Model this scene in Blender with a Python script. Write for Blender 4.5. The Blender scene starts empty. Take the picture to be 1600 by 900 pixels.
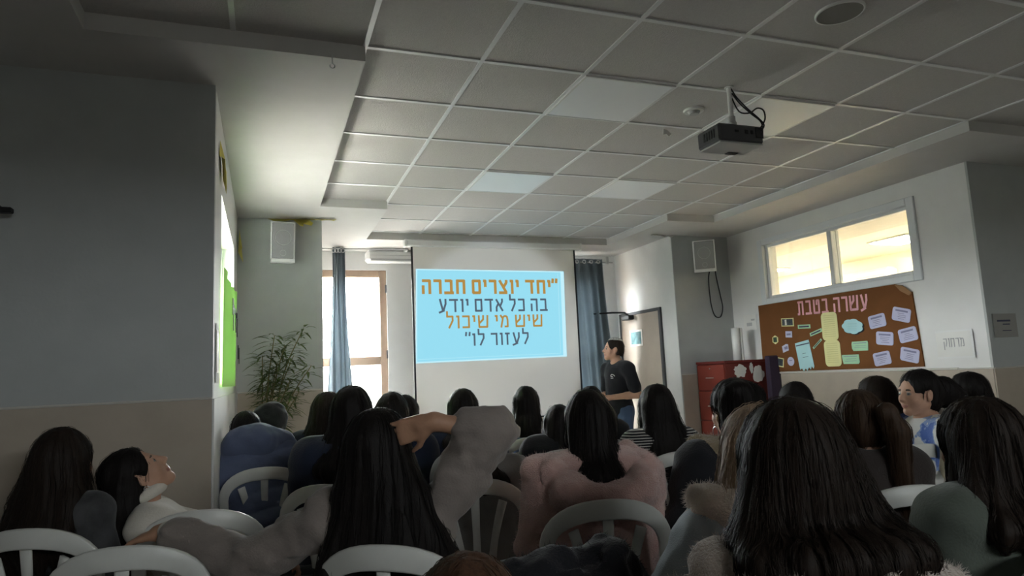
import bpy, math, random
import numpy as np
from mathutils import Matrix, Vector
PI = math.pi
random.seed(7)
SC = bpy.context.scene
COL = SC.collection

# ------------------------------------------------------------------ camera, world, lights, exposure
CAMZ = 1.38
R_ = Vector((0.9388594, -0.3413116, -0.0452705)); U_ = Vector((-0.0004607, -0.1327305, 0.9911521)); F_ = Vector((0.3443004, 0.9305316, 0.1247725))
cd = bpy.data.cameras.new('camera'); cam = bpy.data.objects.new('camera', cd); COL.objects.link(cam)
cd.sensor_width = 36; cd.lens = 36 * 1052.98 / 1600; cd.clip_start = .05
cam.matrix_world = Matrix(((R_.x, U_.x, -F_.x, 0), (R_.y, U_.y, -F_.y, 0), (R_.z, U_.z, -F_.z, CAMZ), (0, 0, 0, 1)))
SC.camera = cam
SC.view_settings.view_transform = 'Standard'; SC.view_settings.look = 'None'; SC.view_settings.gamma = 1
SC.view_settings.use_curve_mapping = False
SC.view_settings.exposure = 0.50
SC.cycles.use_denoising = True; SC.cycles.max_bounces = 7; SC.cycles.diffuse_bounces = 5; SC.cycles.glossy_bounces = 3; SC.cycles.transmission_bounces = 4
SC.cycles.sample_clamp_indirect = 60.0
SKY = 88.0
w = bpy.data.worlds.new('sky'); SC.world = w; w.use_nodes = True
bg = w.node_tree.nodes['Background']; bg.inputs[0].default_value = (.92, .96, 1, 1); bg.inputs[1].default_value = SKY
_tc = w.node_tree.nodes.new('ShaderNodeTexCoord'); _sx = w.node_tree.nodes.new('ShaderNodeSeparateXYZ'); _cr = w.node_tree.nodes.new('ShaderNodeValToRGB')   # bright overcast sky over paler ground
w.node_tree.links.new(_tc.outputs['Generated'], _sx.inputs[0]); w.node_tree.links.new(_sx.outputs['Z'], _cr.inputs[0]); w.node_tree.links.new(_cr.outputs[0], bg.inputs[0])
_cr.color_ramp.elements[0].position = .0; _cr.color_ramp.elements[0].color = (.11, .108, .10, 1); _cr.color_ramp.elements[1].position = .12; _cr.color_ramp.elements[1].color = (.95, .97, 1, 1)

def portal(name, loc, rot, sx, sy):                    # tells the renderer where the daylight comes in
    l = bpy.data.lights.new(name, 'AREA'); l.shape = 'RECTANGLE'; l.size = sx; l.size_y = sy
    l.cycles.is_portal = True
    o = bpy.data.objects.new(name, l); o.location = loc; o.rotation_euler = rot; COL.objects.link(o)
portal('window_daylight_left', (-.50, 5.0, 1.96), (0, -PI/2, 0), 1.2, 1.6)
portal('window_daylight_front', (.97, 8.36, 1.65), (-PI/2, 0, 0), .9, 2.2)
portal('window_daylight_front', (3.92, 8.36, 1.65), (-PI/2, 0, 0), .5, 2.2)
portal('added_rear_fill_daylight', (1.8, -3.2, 2.45), (PI/2, 0, 0), 2.4, .5)  # portal for the added fill opening behind the camera

# ------------------------------------------------------------------ materials
MATS = {}
def mat(name, col, rough=.7, spec=.3, bump=0, bscale=40, var=0, vscale=6, metal=0, emit=None, estr=1, trans=0, stretch=None, sheen=0, alpha=1):
    if name in MATS: return MATS[name]
    m = bpy.data.materials.new(name); m.use_nodes = True; nt = m.node_tree; b = nt.nodes['Principled BSDF']
    b.inputs['Base Color'].default_value = (*col, 1); b.inputs['Roughness'].default_value = rough
    b.inputs['Specular IOR Level'].default_value = spec; b.inputs['Metallic'].default_value = metal
    if sheen: b.inputs['Sheen Weight'].default_value = sheen
    if trans: b.inputs['Transmission Weight'].default_value = trans
    if alpha < 1: b.inputs['Alpha'].default_value = alpha
    tc = nt.nodes.new('ShaderNodeTexCoord'); src = tc.outputs['Object']
    if stretch:
        mp = nt.nodes.new('ShaderNodeMapping'); mp.inputs['Scale'].default_value = stretch; nt.links.new(src, mp.inputs[0]); src = mp.outputs[0]
    if var:
        n = nt.nodes.new('ShaderNodeTexNoise'); n.inputs['Scale'].default_value = vscale; n.inputs['Detail'].default_value = 4; nt.links.new(src, n.inputs[0])
        r = nt.nodes.new('ShaderNodeMapRange'); r.inputs[1].default_value = .25; r.inputs[2].default_value = .75; r.inputs[3].default_value = 1 - var; r.inputs[4].default_value = 1 + var; nt.links.new(n.outputs[0], r.inputs[0])
        mx = nt.nodes.new('ShaderNodeVectorMath'); mx.operation = 'SCALE'; mx.inputs[0].default_value = col; nt.links.new(r.outputs[0], mx.inputs['Scale']); nt.links.new(mx.outputs[0], b.inputs['Base Color'])
    if bump:
        n = nt.nodes.new('ShaderNodeTexNoise'); n.inputs['Scale'].default_value = bscale; n.inputs['Detail'].default_value = 3; nt.links.new(src, n.inputs[0])
        bp = nt.nodes.new('ShaderNodeBump'); bp.inputs['Strength'].default_value = bump; bp.inputs['Distance'].default_value = .01; nt.links.new(n.outputs[0], bp.inputs['Height']); nt.links.new(bp.outputs[0], b.inputs['Normal'])
    if emit:
        b.inputs['Emission Color'].default_value = (*emit, 1); b.inputs['Emission Strength'].default_value = estr
    MATS[name] = m
    return m

def lin(r, g, b):
    f = lambda c: (c / 255 / 12.92) if c <= 10 else ((c / 255 + .055) / 1.055) ** 2.4
    return (f(r), f(g), f(b))

M_blue = mat('blue_grey_wall_paint', (.42, .435, .43), .6, .3, .06, 60, .04)
M_white = mat('white_wall_paint', (.70, .695, .68), .65, .25, .06, 60, .03)
M_dado = mat('beige_dado', (.42, .36, .295), .55, .3, .05, 40, .06)
M_cap = mat('dado_cap', (.55, .53, .48), .5)
M_plaster = mat('plaster_ceiling', (.56, .545, .53), .7, .2, .05, 50, .03)
M_tile = mat('mineral_ceiling_tile', (.54, .52, .505), .9, .1, .35, 160, .05, 90)
M_grid = mat('white_metal_grid', (.72, .72, .72), .35, .5)
M_led = mat('led_diffuser', (.78, .80, .82), .3, .5)
M_floor = mat('floor_tile', (.36, .33, .30), .35, .4, .03, 20, .1, 4)
M_wplastic = mat('white_chair_plastic', (.60, .60, .57), .38, .45, .03, 60, .05, 9)
M_wpaint = mat('white_enamel', (.72, .72, .71), .4, .4)
M_alu = mat('white_aluminium', (.66, .68, .70), .4, .4)
M_black = mat('black_plastic', (.02, .02, .022), .5)
M_dark = mat('dark_grey_plastic', (.07, .07, .075), .5)
M_grey = mat('grey_plastic', (.42, .42, .42), .5)
M_screenfab = mat('matte_white_screen_fabric', (.80, .78, .75), .85, .1)
M_frame = mat('wood_tone_window_frame', (.42, .30, .22), .5, .3, .05, 30, .1)
def translucent(m, f):
    nt = m.node_tree; b = nt.nodes['Principled BSDF']; o = nt.nodes['Material Output']; t = nt.nodes.new('ShaderNodeBsdfTranslucent'); x = nt.nodes.new('ShaderNodeMixShader'); x.inputs[0].default_value = f
    t.inputs[0].default_value = b.inputs['Base Color'].default_value; nt.links.new(b.outputs[0], x.inputs[1]); nt.links.new(t.outputs[0], x.inputs[2]); nt.links.new(x.outputs[0], o.inputs[0]); return m
M_curtain = translucent(mat('blue_grey_curtain', (.235, .27, .295), .8, .15, .1, 90, .08, 8), .38)
M_steel = mat('steel', (.6, .6, .6), .3, metal=1)
M_door = mat('beige_door_laminate', (.36, .31, .26), .5, .3, .03, 40, .05)
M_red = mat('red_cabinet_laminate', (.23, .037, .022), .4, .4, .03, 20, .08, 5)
M_redshade = mat('red_cabinet_shaded_side', (.15, .022, .018), .45, .35, .03, 20, .08, 5)  # drawer red darkened: shade of the side off the windows put into the colour
M_purple = mat('dark_purple_vinyl', (.045, .03, .055), .6, .3, .06, 30)
M_paper = mat('white_paper', (.72, .71, .68), .8, .1, .05, 25, .03)
M_tape = mat('yellow_crepe_paper', (.66, .58, .16), .8, .1, .2, 40, .1)
M_leaf = mat('green_leaf', (.085, .12, .03), .55, .3, 0, 1, .35, 9)
M_stem = mat('cane_stem', (.16, .14, .05), .6)
M_pot = mat('dark_pot', (.05, .04, .035), .6)
M_cork = mat('brown_board_felt', (.17, .072, .028), .9, .05, .1, 90, .08, 5)
M_pink = mat('pink_paper', (.80, .42, .45), .8, .1)
M_lilac = mat('lilac_paper', (.50, .50, .66), .8, .1, .04, 20, .04)
M_mint = mat('mint_paper', (.38, .62, .40), .8, .1, .04, 20, .04)
M_yel = mat('pale_yellow_paper', (.72, .68, .34), .8, .1, .04, 20, .04)
M_cyan = mat('light_blue_paper', (.42, .66, .68), .8, .1, .04, 20, .04)
M_ink = mat('dark_ink', (.08, .08, .12), .8, .1)
M_photo = mat('dark_photo_print', (.05, .06, .07), .4, .4, 0, 1, .8, 60)
def slide_mat(name, c, s=1.0):
    return mat(name, (.02, .02, .02), .9, 0, emit=c, estr=s)
M_slide = slide_mat('projected_light_blue', lin(128, 189, 207))
M_slide_edge = slide_mat('projected_pale_edge', lin(165, 204, 215))
M_gold = slide_mat('projected_gold', lin(150, 116, 56))
M_slate = slide_mat('projected_slate', lin(69, 82, 95))
def poster_mat():
    m = bpy.data.materials.new('backlit_green_card'); m.use_nodes = True; nt = m.node_tree; nt.nodes.clear()
    o = nt.nodes.new('ShaderNodeOutputMaterial'); d = nt.nodes.new('ShaderNodeBsdfDiffuse'); t = nt.nodes.new('ShaderNodeBsdfTranslucent'); x = nt.nodes.new('ShaderNodeMixShader')
    d.inputs[0].default_value = (.50, .76, .30, 1); t.inputs[0].default_value = (.50, .76, .30, 1); x.inputs[0].default_value = .14
    nt.links.new(d.outputs[0], x.inputs[1]); nt.links.new(t.outputs[0], x.inputs[2]); nt.links.new(x.outputs[0], o.inputs[0]); return m
M_poster = poster_mat()
def glass_mat():
    m = bpy.data.materials.new('window_glass'); m.use_nodes = True; nt = m.node_tree; nt.nodes.clear()
    o = nt.nodes.new('ShaderNodeOutputMaterial'); t = nt.nodes.new('ShaderNodeBsdfTransparent'); g = nt.nodes.new('ShaderNodeBsdfGlossy'); x = nt.nodes.new('ShaderNodeMixShader')
    t.inputs[0].default_value = (.93, .95, .94, 1); g.inputs['Roughness'].default_value = .02; x.inputs[0].default_value = .06
    nt.links.new(t.outputs[0], x.inputs[1]); nt.links.new(g.outputs[0], x.inputs[2]); nt.links.new(x.outputs[0], o.inputs[0]); return m
M_glass = glass_mat()

# ------------------------------------------------------------------ mesh helpers
class MB:
    def __init__(s): s.v = []; s.f = []; s.m = []
    def add(s, vs, fs, mi=0):
        n = len(s.v); s.v += [tuple(v) for v in vs]; s.f += [tuple(i + n for i in f) for f in fs]; s.m += [mi] * len(fs); return s
    def box(s, x0, x1, y0, y1, z0, z1, mi=0, M=None, bev=0):
        if bev:
            b = min(bev, (x1-x0)*.45, (y1-y0)*.45, (z1-z0)*.45)
            vs = []; idx = {}
            for sx in (0, 1):
                for sy in (0, 1):
                    for sz in (0, 1):
                        X, Y, Z = (x0, x1)[sx], (y0, y1)[sy], (z0, z1)[sz]; ix, iy, iz = (b, -b)[sx], (b, -b)[sy], (b, -b)[sz]
                        for k, p in enumerate(((X, Y+iy, Z+iz), (X+ix, Y, Z+iz), (X+ix, Y+iy, Z))):
                            idx[sx, sy, sz, k] = len(vs); vs.append(p)
            fs = []
            g = lambda sx, sy, sz, k: idx[sx, sy, sz, k]
            for a in (0, 1):
                fs.append([g(a,0,0,0), g(a,1,0,0), g(a,1,1,0), g(a,0,1,0)]); fs.append([g(0,a,0,1), g(1,a,0,1), g(1,a,1,1), g(0,a,1,1)]); fs.append([g(0,0,a,2), g(1,0,a,2), g(1,1,a,2), g(0,1,a,2)])
                for c in (0, 1):
                    fs.append([g(a,c,0,0), g(a,c,1,0), g(a,c,1,1), g(a,c,0,1)]); fs.append([g(a,0,c,0), g(a,1,c,0), g(a,1,c,2), g(a,0,c,2)]); fs.append([g(0,a,c,1), g(1,a,c,1), g(1,a,c,2), g(0,a,c,2)])
                    for e in (0, 1): fs.append([g(a,c,e,0), g(a,c,e,1), g(a,c,e,2)])
            ctr = Vector(((x0+x1)/2, (y0+y1)/2, (z0+z1)/2)); out = []
            for f in fs:
                p = [Vector(vs[i]) for i in f]; n = (p[1]-p[0]).cross(p[2]-p[0]); c = sum(p, Vector()) / len(p)
                out.append(f if n.dot(c - ctr) > 0 else f[::-1])
            fs = out
        else:
            vs = [(x0,y0,z0),(x1,y0,z0),(x1,y1,z0),(x0,y1,z0),(x0,y0,z1),(x1,y0,z1),(x1,y1,z1),(x0,y1,z1)]
            fs = [(3,2,1,0),(4,5,6,7),(0,1,5,4),(1,2,6,5),(2,3,7,6),(3,0,4,7)]
        if M is not None: vs = [tuple(M @ Vector(v)) for v in vs]
        return s.add(vs, fs, mi)
    def tube(s, pts, r, n=8, mi=0, cap=True):
        P = [Vector(p) for p in pts]; rs = r if isinstance(r, (list, tuple)) else [r] * len(P)
        vs = []; fs = []; up = None
        for i, p in enumerate(P):
            t = (P[min(i+1, len(P)-1)] - P[max(i-1, 0)]).normalized()
            if up is None: up = t.orthogonal().normalized()
            up = (up - t * up.dot(t)); up = up.normalized() if up.length > 1e-6 else t.orthogonal().normalized()
            b = t.cross(up)
            for j in range(n):
                a = 2 * PI * j / n; vs.append(p + (up * math.cos(a) + b * math.sin(a)) * rs[i])
        for i in range(len(P) - 1):
            for j in range(n):
                k = (j + 1) % n; fs.append((i*n+j, i*n+k, (i+1)*n+k, (i+1)*n+j))
        if cap: fs.append(tuple(range(n))[::-1]); fs.append(tuple((len(P)-1)*n + j for j in range(n)))
        return s.add(vs, fs, mi)
    def ribbon(s, pts, wid, nrm, thick, mi=0, bev=.25):
        """rounded-rectangle section swept along pts; nrm = outward normal per point, wid across"""
        P = [Vector(p) for p in pts]; n = len(P); vs = []; fs = []
        sec = [(-.5, -.5+bev), (-.5, .5-bev), (-.5+bev*.4, .5), (.5-bev*.4, .5), (.5, .5-bev), (.5, -.5+bev), (.5-bev*.4, -.5), (-.5+bev*.4, -.5)]
        for i, p in enumerate(P):
            t = (P[min(i+1, n-1)] - P[max(i-1, 0)]).normalized(); N = Vector(nrm[i] if isinstance(nrm, list) else nrm); N = (N - t * N.dot(t)).normalized(); b = t.cross(N)
            W = wid[i] if isinstance(wid, list) else wid
            for (u, v) in sec: vs.append(p + b * (u * W) + N * (v * thick))
        k = len(sec)
        for i in range(n - 1):
            for j in range(k): fs.append((i*k+j, i*k+(j+1) % k, (i+1)*k+(j+1) % k, (i+1)*k+j))
        fs.append(tuple(range(k))[::-1]); fs.append(tuple((n-1)*k + j for j in range(k)))
        return s.add(vs, fs, mi)
    def cyl(s, c, r, h, n=24, mi=0, r2=None, M=None):
        r2 = r if r2 is None else r2; vs = []
        for z, q in ((0, r), (h, r2)): vs += [(c[0] + q*math.cos(2*PI*i/n), c[1] + q*math.sin(2*PI*i/n), c[2] + z) for i in range(n)]
        fs = [(i, (i+1) % n, n + (i+1) % n, n + i) for i in range(n)] + [tuple(range(n))[::-1], tuple(range(n, 2*n))]
        if M is not None: vs = [tuple(M @ Vector(v)) for v in vs]
        return s.add(vs, fs, mi)
    def prism(s, poly, y0, y1, mi=0, M=None):
        """poly in (x, z), extruded along y"""
        n = len(poly); vs = [(x, y0, z) for x, z in poly] + [(x, y1, z) for x, z in poly]
        a = sum(poly[i][0]*poly[(i+1) % n][1] - poly[(i+1) % n][0]*poly[i][1] for i in range(n))
        fr = tuple(range(n)); bk = tuple(range(n, 2*n))
        if a > 0: fs = [fr, bk[::-1]] + [(i, n+i, n+(i+1) % n, (i+1) % n) for i in range(n)]
        else: fs = [fr[::-1], bk] + [(i, (i+1) % n, n+(i+1) % n, n+i) for i in range(n)]
        if M is not None: vs = [tuple(M @ Vector(v)) for v in vs]
        return s.add(vs, fs, mi)
    def build(s, name, m, parent=None, smooth=False):
        me = bpy.data.meshes.new(name); me.from_pydata(s.v, [], s.f)
        ms = m if isinstance(m, list) else [m]
        for q in ms: me.materials.append(q)
        if len(ms) > 1: me.polygons.foreach_set('material_index', s.m)
        if smooth: me.shade_smooth()
        me.update()
        o = bpy.data.objects.new(name, me); COL.objects.link(o)
        if parent is not None: o.parent = parent
        return o

def npmesh(name, V, Q, mats, mi=None, parent=None, T=None, smooth=True):
    me = bpy.data.meshes.new(name); nq = len(Q) + (len(T) if T is not None else 0)
    loops = np.asarray(Q, np.int32).ravel(); st = np.arange(len(Q), dtype=np.int32) * 4
    if T is not None and len(T):
        st = np.concatenate([st, len(loops) + np.arange(len(T), dtype=np.int32) * 3]); loops = np.concatenate([loops, np.asarray(T, np.int32).ravel()])
    me.vertices.add(len(V)); me.vertices.foreach_set('co', np.asarray(V, np.float32).ravel())
    me.loops.add(len(loops)); me.loops.foreach_set('vertex_index', loops)
    me.polygons.add(nq); me.polygons.foreach_set('loop_start', st.astype(np.int32))
    if smooth: me.polygons.foreach_set('use_smooth', np.ones(nq, bool))
    for m in (mats if isinstance(mats, list) else [mats]): me.materials.append(m)
    if mi is not None: me.polygons.foreach_set('material_index', np.asarray(mi, np.int32))
    me.update(calc_edges=True); me.validate()
    o = bpy.data.objects.new(name, me); COL.objects.link(o)
    if parent is not None: o.parent = parent
    return o

def tag(o, label=None, cat=None, group=None, kind=None):
    if label: o['label'] = label
    if cat: o['category'] = cat
    if group: o['group'] = group
    if kind: o['kind'] = kind
    return o
def struct(o): o['kind'] = 'structure'; return o
def empty(name, loc, rz=0):
    o = bpy.data.objects.new(name, None); o.location = loc; o.rotation_euler = (0, 0, rz); o.empty_display_size = .1; COL.objects.link(o); return o
def copy_tree(o, parent=None):
    c = o.copy(); COL.objects.link(c)
    if parent is not None: c.parent = parent
    for ch in list(o.children): copy_tree(ch, c)
    return c

# Hebrew block letters drawn as strokes (x to the right, y up, 1 = letter height); lines run right to left
GL = {'\u05d0': (.70, ((.06, .96, .64, .04), (.60, 1, .60, .74), (.60, .76, .44, .46), (.26, .62, .09, .34), (.09, .36, .09, 0))),
 '\u05d1': (.72, ((.06, .92, .56, .92), (.54, .98, .54, .05), (0, .08, .72, .08))), '\u05d3': (.76, ((0, .92, .76, .92), (.52, .95, .52, 0))),
 '\u05d4': (.66, ((.02, .92, .62, .92), (.58, .98, .58, 0), (.10, .60, .10, 0))), '\u05d5': (.26, ((0, .92, .24, .92), (.18, .98, .18, 0))),
 '\u05d6': (.42, ((0, .92, .42, .92), (.20, .92, .20, 0))), '\u05d7': (.66, ((.0, .92, .64, .92), (.58, .98, .58, 0), (.08, .98, .08, 0))),
 '\u05d8': (.70, ((.08, 1, .08, .05), (.02, .08, .66, .08), (.62, .03, .62, .94), (.66, .92, .36, .92), (.38, .95, .38, .62))),
 '\u05d9': (.24, ((0, .92, .22, .92), (.16, .98, .16, .48))), '\u05db': (.62, ((.02, .92, .56, .92), (.54, .98, .54, .03), (.02, .08, .58, .08))),
 '\u05dc': (.58, ((.08, 1.34, .08, .88), (.02, .92, .54, .92), (.50, .97, .50, .56), (.50, .60, .20, .02))), '\u05dd': (.66, ((.02, .92, .64, .92), (.58, .97, .58, .03), (.08, .97, .08, .03), (.04, .08, .62, .08))),
 '\u05de': (.68, ((.02, 1, .20, .70), (.22, .76, .06, 0), (.18, .78, .40, .93), (.38, .92, .54, .86), (.54, .90, .60, .60), (.60, .64, .60, .04), (.64, .08, .34, .08))),
 '\u05e2': (.70, ((.60, 1, .60, .58), (.60, .62, .40, .10), (.12, 1, .36, .12), (.50, .14, .02, -.04))), '\u05e6': (.68, ((.60, 1, .60, .78), (.60, .80, .38, .50), (.06, .98, .58, .10), (.0, .08, .66, .08))),
 '\u05e7': (.66, ((0, .92, .62, .92), (.58, .97, .58, .50), (.58, .54, .40, .08), (.10, .62, .10, -.30))), '\u05e8': (.58, ((0, .92, .56, .92), (.50, .98, .50, 0))),
 '\u05e9': (.84, ((.08, 1, .10, .04), (.06, .08, .78, .08), (.78, 1, .74, .04), (.43, 1, .42, .62), (.42, .66, .10, .36))),
 '\u05ea': (.72, ((.04, .92, .66, .92), (.62, .98, .62, 0), (.20, .95, .20, .05), (.0, .08, .26, .08))), '\u201d': (.34, ((.04, 1.12, .0, .78), (.34, 1.12, .30, .78)))}
def text_mesh(name, s, m, M, width, height, bold=.16, parent=None, thick=.0008):
    """height = letter height; the line is centred on M and squeezed to width"""
    segs = []; x = 0
    for ch in s[::-1]:
        if ch == ' ': x += .34; continue
        wd, ss = GL[ch]; segs += [(x+a, b, x+c, d) for a, b, c, d in ss]; x += wd + .20
    tot = x - .20; k = width / tot; b = MB()
    for a, y0, c, y1 in segs:
        p0 = Vector(((a-tot/2)*k, (y0-.5)*height, 0)); p1 = Vector(((c-tot/2)*k, (y1-.5)*height, 0)); d = (p1-p0).normalized(); q = Vector((-d.y, d.x, 0)) * (bold*height*.5)
        r = [p0-q, p1-q, p1+q, p0+q]; up = Vector((0, 0, thick))
        b.add([M @ v for v in r] + [M @ (v+up) for v in r], [(3, 2, 1, 0), (4, 5, 6, 7), (0, 1, 5, 4), (1, 2, 6, 5), (2, 3, 7, 6), (3, 0, 4, 7)])
    return b.build(name, m, parent)
# ------------------------------------------------------------------ the setting
ZT, ZP = 3.004, 2.925                                  # tile grid and plaster border heights
XL, XR = -.24, 5.38
def slab(name, m, *boxes):
    b = MB()
    for q in boxes: b.box(*q)
    return struct(b.build(name, m))
slab('floor', M_floor, (-3.4, 7.2, -3.2, 8.4, -.1, 0))
slab('wall_left', M_white, (XL-.2, XL, 3.7, 4.22, 0, ZP), (XL-.2, XL, 5.96, 6.61, 0, ZP), (XL-.2, XL, 4.22, 5.96, 0, 1.39), (XL-.2, XL, 4.22, 5.96, 2.50, ZP))
slab('wall_left_return', M_blue, (-3.4, XL, 3.63, 3.70, 0, 3.05))
slab('wall_left_rear', M_white, (-3.4, -3.2, -3.2, 3.63, 0, 3.05))
slab('wall_left_front', M_blue, (XL-.2, .515, 6.61, 6.66, 0, ZP))
slab('wall_left_alcove', M_white, (.40, .52, 6.66, 8.2, 0, ZP))
WX = [(.56, 1.40), (3.70, 4.14)]; WZ = (.45, 2.70)
slab('wall_front', M_white, (.30, .56, 8.2, 8.36, 0, 3.05), (1.40, 3.70, 8.2, 8.36, 0, 3.05), (4.14, 4.8, 8.2, 8.36, 0, 3.05), (.56, 1.40, 8.2, 8.36, 0, .45), (.56, 1.40, 8.2, 8.36, 2.70, 3.05), (3.70, 4.14, 8.2, 8.36, 0, .45), (3.70, 4.14, 8.2, 8.36, 2.70, 3.05))
slab('wall_right_alcove', M_white, (4.57, 4.75, 6.80, 8.2, 0, ZP))
slab('wall_right_front', M_blue, (4.572, XR+.2, 6.79, 6.80, 0, ZP))
slab('wall_right', M_white, (XR, XR+.2, 3.74, 4.28, 0, ZP), (XR, XR+.2, 6.19, 6.79, 0, ZP), (XR, XR+.2, 4.28, 6.19, 0, 2.06), (XR, XR+.2, 4.28, 6.19, 2.73, ZP))
slab('wall_right_return', M_blue, (XR, 7.2, 3.72, 3.74, 0, 3.05))
slab('wall_right_rear', M_white, (7.0, 7.2, -3.2, 3.72, 0, 3.05))
slab('wall_rear', M_white, (-3.4, .7, -3.2, -3.0, 0, 3.05), (2.9, 7.2, -3.2, -3.0, 0, 3.05), (.7, 2.9, -3.2, -3.0, 0, 2.42), (.7, 2.9, -3.2, -3.0, 2.65, 3.05))  # high slot in this unseen wall is added to let fill light in
# dado panels and their caps
def dado(name, capn, x0, x1, y0, y1, z, cx0, cx1, cy0, cy1):
    struct(MB().box(x0, x1, y0, y1, 0, z - .012).build(name, M_dado)); struct(MB().box(cx0, cx1, cy0, cy1, z - .012, z, bev=.004).build(capn, M_cap))
dado('wall_left_dado', 'trim_1', -3.2, XL-.002, 3.622, 3.63, 1.33, -3.2, XL+.001, 3.618, 3.63)
dado('wall_left_front_dado', 'trim_2', XL+.01, .515, 6.602, 6.61, 1.316, XL+.01, .518, 6.598, 6.61)
dado('wall_right_front_dado', 'trim_3', 4.58, XR-.008, 6.782, 6.79, 1.274, 4.574, XR-.008, 6.778, 6.79)
dado('wall_right_dado', 'trim_4', XR-.008, XR, 3.722, 6.79, 1.252, XR-.014, XR, 3.712, 6.79)
dado('wall_right_return_dado', 'trim_5', XR, 7.0, 3.712, 3.72, 1.252, XR, 7.0, 3.708, 3.72)
struct(MB().box(XL, XL+.008, 3.64, 6.6, 0, 1.32).build('wall_left_skirting_panel', M_white))
# suspended ceiling: tiles, grid bars and the plaster border around the raised field
slab('ceiling', M_tile, (-1.0, 6.2, -3.1, 7.5, ZT, ZT+.04))
X0, Y0 = .4625, 2.5723
g = MB()
for i in range(-2, 10):
    x = X0 + .6*i
    y1 = 7.45 if 1 <= i <= 6 else (6.07 if i in (0, 7) else 3.17)
    if -.73 < x < 5.9: g.box(x-.012, x+.012, -3.0, y1, ZT-.006, ZT+.001)
for j in range(-9, 9):
    y = Y0 + .6*j
    if y > 7.44: continue
    xa, xb = (-.73, 5.9) if y < 3.15 else ((X0, 4.66) if y < 6.0 else (1.06, 4.06))
    g.box(xa, xb, y-.012, y+.012, ZT-.0062, ZT+.001)
struct(g.build('ceiling_grid', M_grid))
slab('ceiling_border', M_plaster, (-3.4, -.73, -3.2, 3.17, ZP, 3.06), (-3.4, X0, 3.17, 8.36, ZP, 3.06), (X0, 1.06, 6.07, 8.36, ZP, 3.06), (1.06, 4.06, 7.45, 8.36, ZP, 3.06), (4.06, 4.66, 6.07, 8.36, ZP, 3.06), (4.66, 7.2, 3.17, 8.36, ZP, 3.06), (5.9, 7.2, -3.2, 3.17, ZP, 3.06))
slab('ceiling_void', M_plaster, (-3.4, 7.2, -3.2, 8.36, 3.06, 3.12))

# windows
def framed(name, axis, a0, a1, z0, z1, d0, d1, bar, mids=(), hmids=(), m=None, gm=None):
    """a rectangular frame in the plane axis=const, with inner bars and one pane"""
    r = empty(name, (0, 0, 0)); struct(r)
    def bx(b, p0, p1, q0, q1, dd0=d0, dd1=d1):
        if axis == 'x': b.box(dd0, dd1, p0, p1, q0, q1, bev=.006)
        else: b.box(p0, p1, dd0, dd1, q0, q1, bev=.006)
    b = MB(); bx(b, a0, a0+bar, z0, z1); bx(b, a1-bar, a1, z0, z1); bx(b, a0+bar, a1-bar, z0, z0+bar); bx(b, a0+bar, a1-bar, z1-bar, z1)
    b.build('frame', m, r)
    c = MB()
    for q in mids: bx(c, q-bar*.45, q+bar*.45, z0+bar, z1-bar)
    for q in hmids: bx(c, a0+bar, a1-bar, q-bar*.6, q+bar*.6)
    if mids or hmids: c.build('mullion', m, r)
    dm = (d0 + d1) / 2; p = MB(); bx(p, a0+bar*.8, a1-bar*.8, z0+bar*.8, z1-bar*.8, dm-.003, dm+.003); p.build('pane', gm or M_glass, r)
    return r
framed('window_1', 'x', 4.22, 5.96, 1.39, 2.50, XL-.16, XL-.09, .06, (5.09,), (), M_alu)
w2 = framed('window_2', 'y', .56, 1.40, .45, 2.70, 8.23, 8.30, .085, (), (1.60,), M_frame)
for z in (2.42, 1.62): MB().box(1.385, 1.40, 8.21, 8.232, z, z+.10, bev=.003).build('hinge', M_dark, w2)
framed('added_rear_fill_window', 'y', .7, 2.9, 2.42, 2.65, -3.14, -3.07, .04, (1.8,), (), M_alu)  # unseen window added behind the camera to lift the dark rear half
framed('window_3', 'y', 3.70, 4.14, .45, 2.70, 8.23, 8.30, .085, (), (1.60,), M_frame)
w4 = framed('window_4', 'x', 4.28, 6.19, 2.06, 2.73, XR+.03, XR+.10, .06, (5.24,), (), M_alu)
b = MB()                                                # outer casing of the inner window
for q in ((4.22, 4.30, 2.02, 2.77), (6.17, 6.25, 2.02, 2.77), (4.30, 6.17, 2.70, 2.77), (4.30, 6.17, 2.02, 2.085)): b.box(XR-.02, XR+.05, *q, bev=.006)
b.build('casing', M_alu, w4)
b = MB(); b.box(XR+.11, XR+.15, 4.30, 5.26, 2.10, 2.13, bev=.004); b.box(XR+.11, XR+.15, 5.22, 5.27, 2.10, 2.70, bev=.004); b.build('sliding_sash', M_alu, w4)
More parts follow.
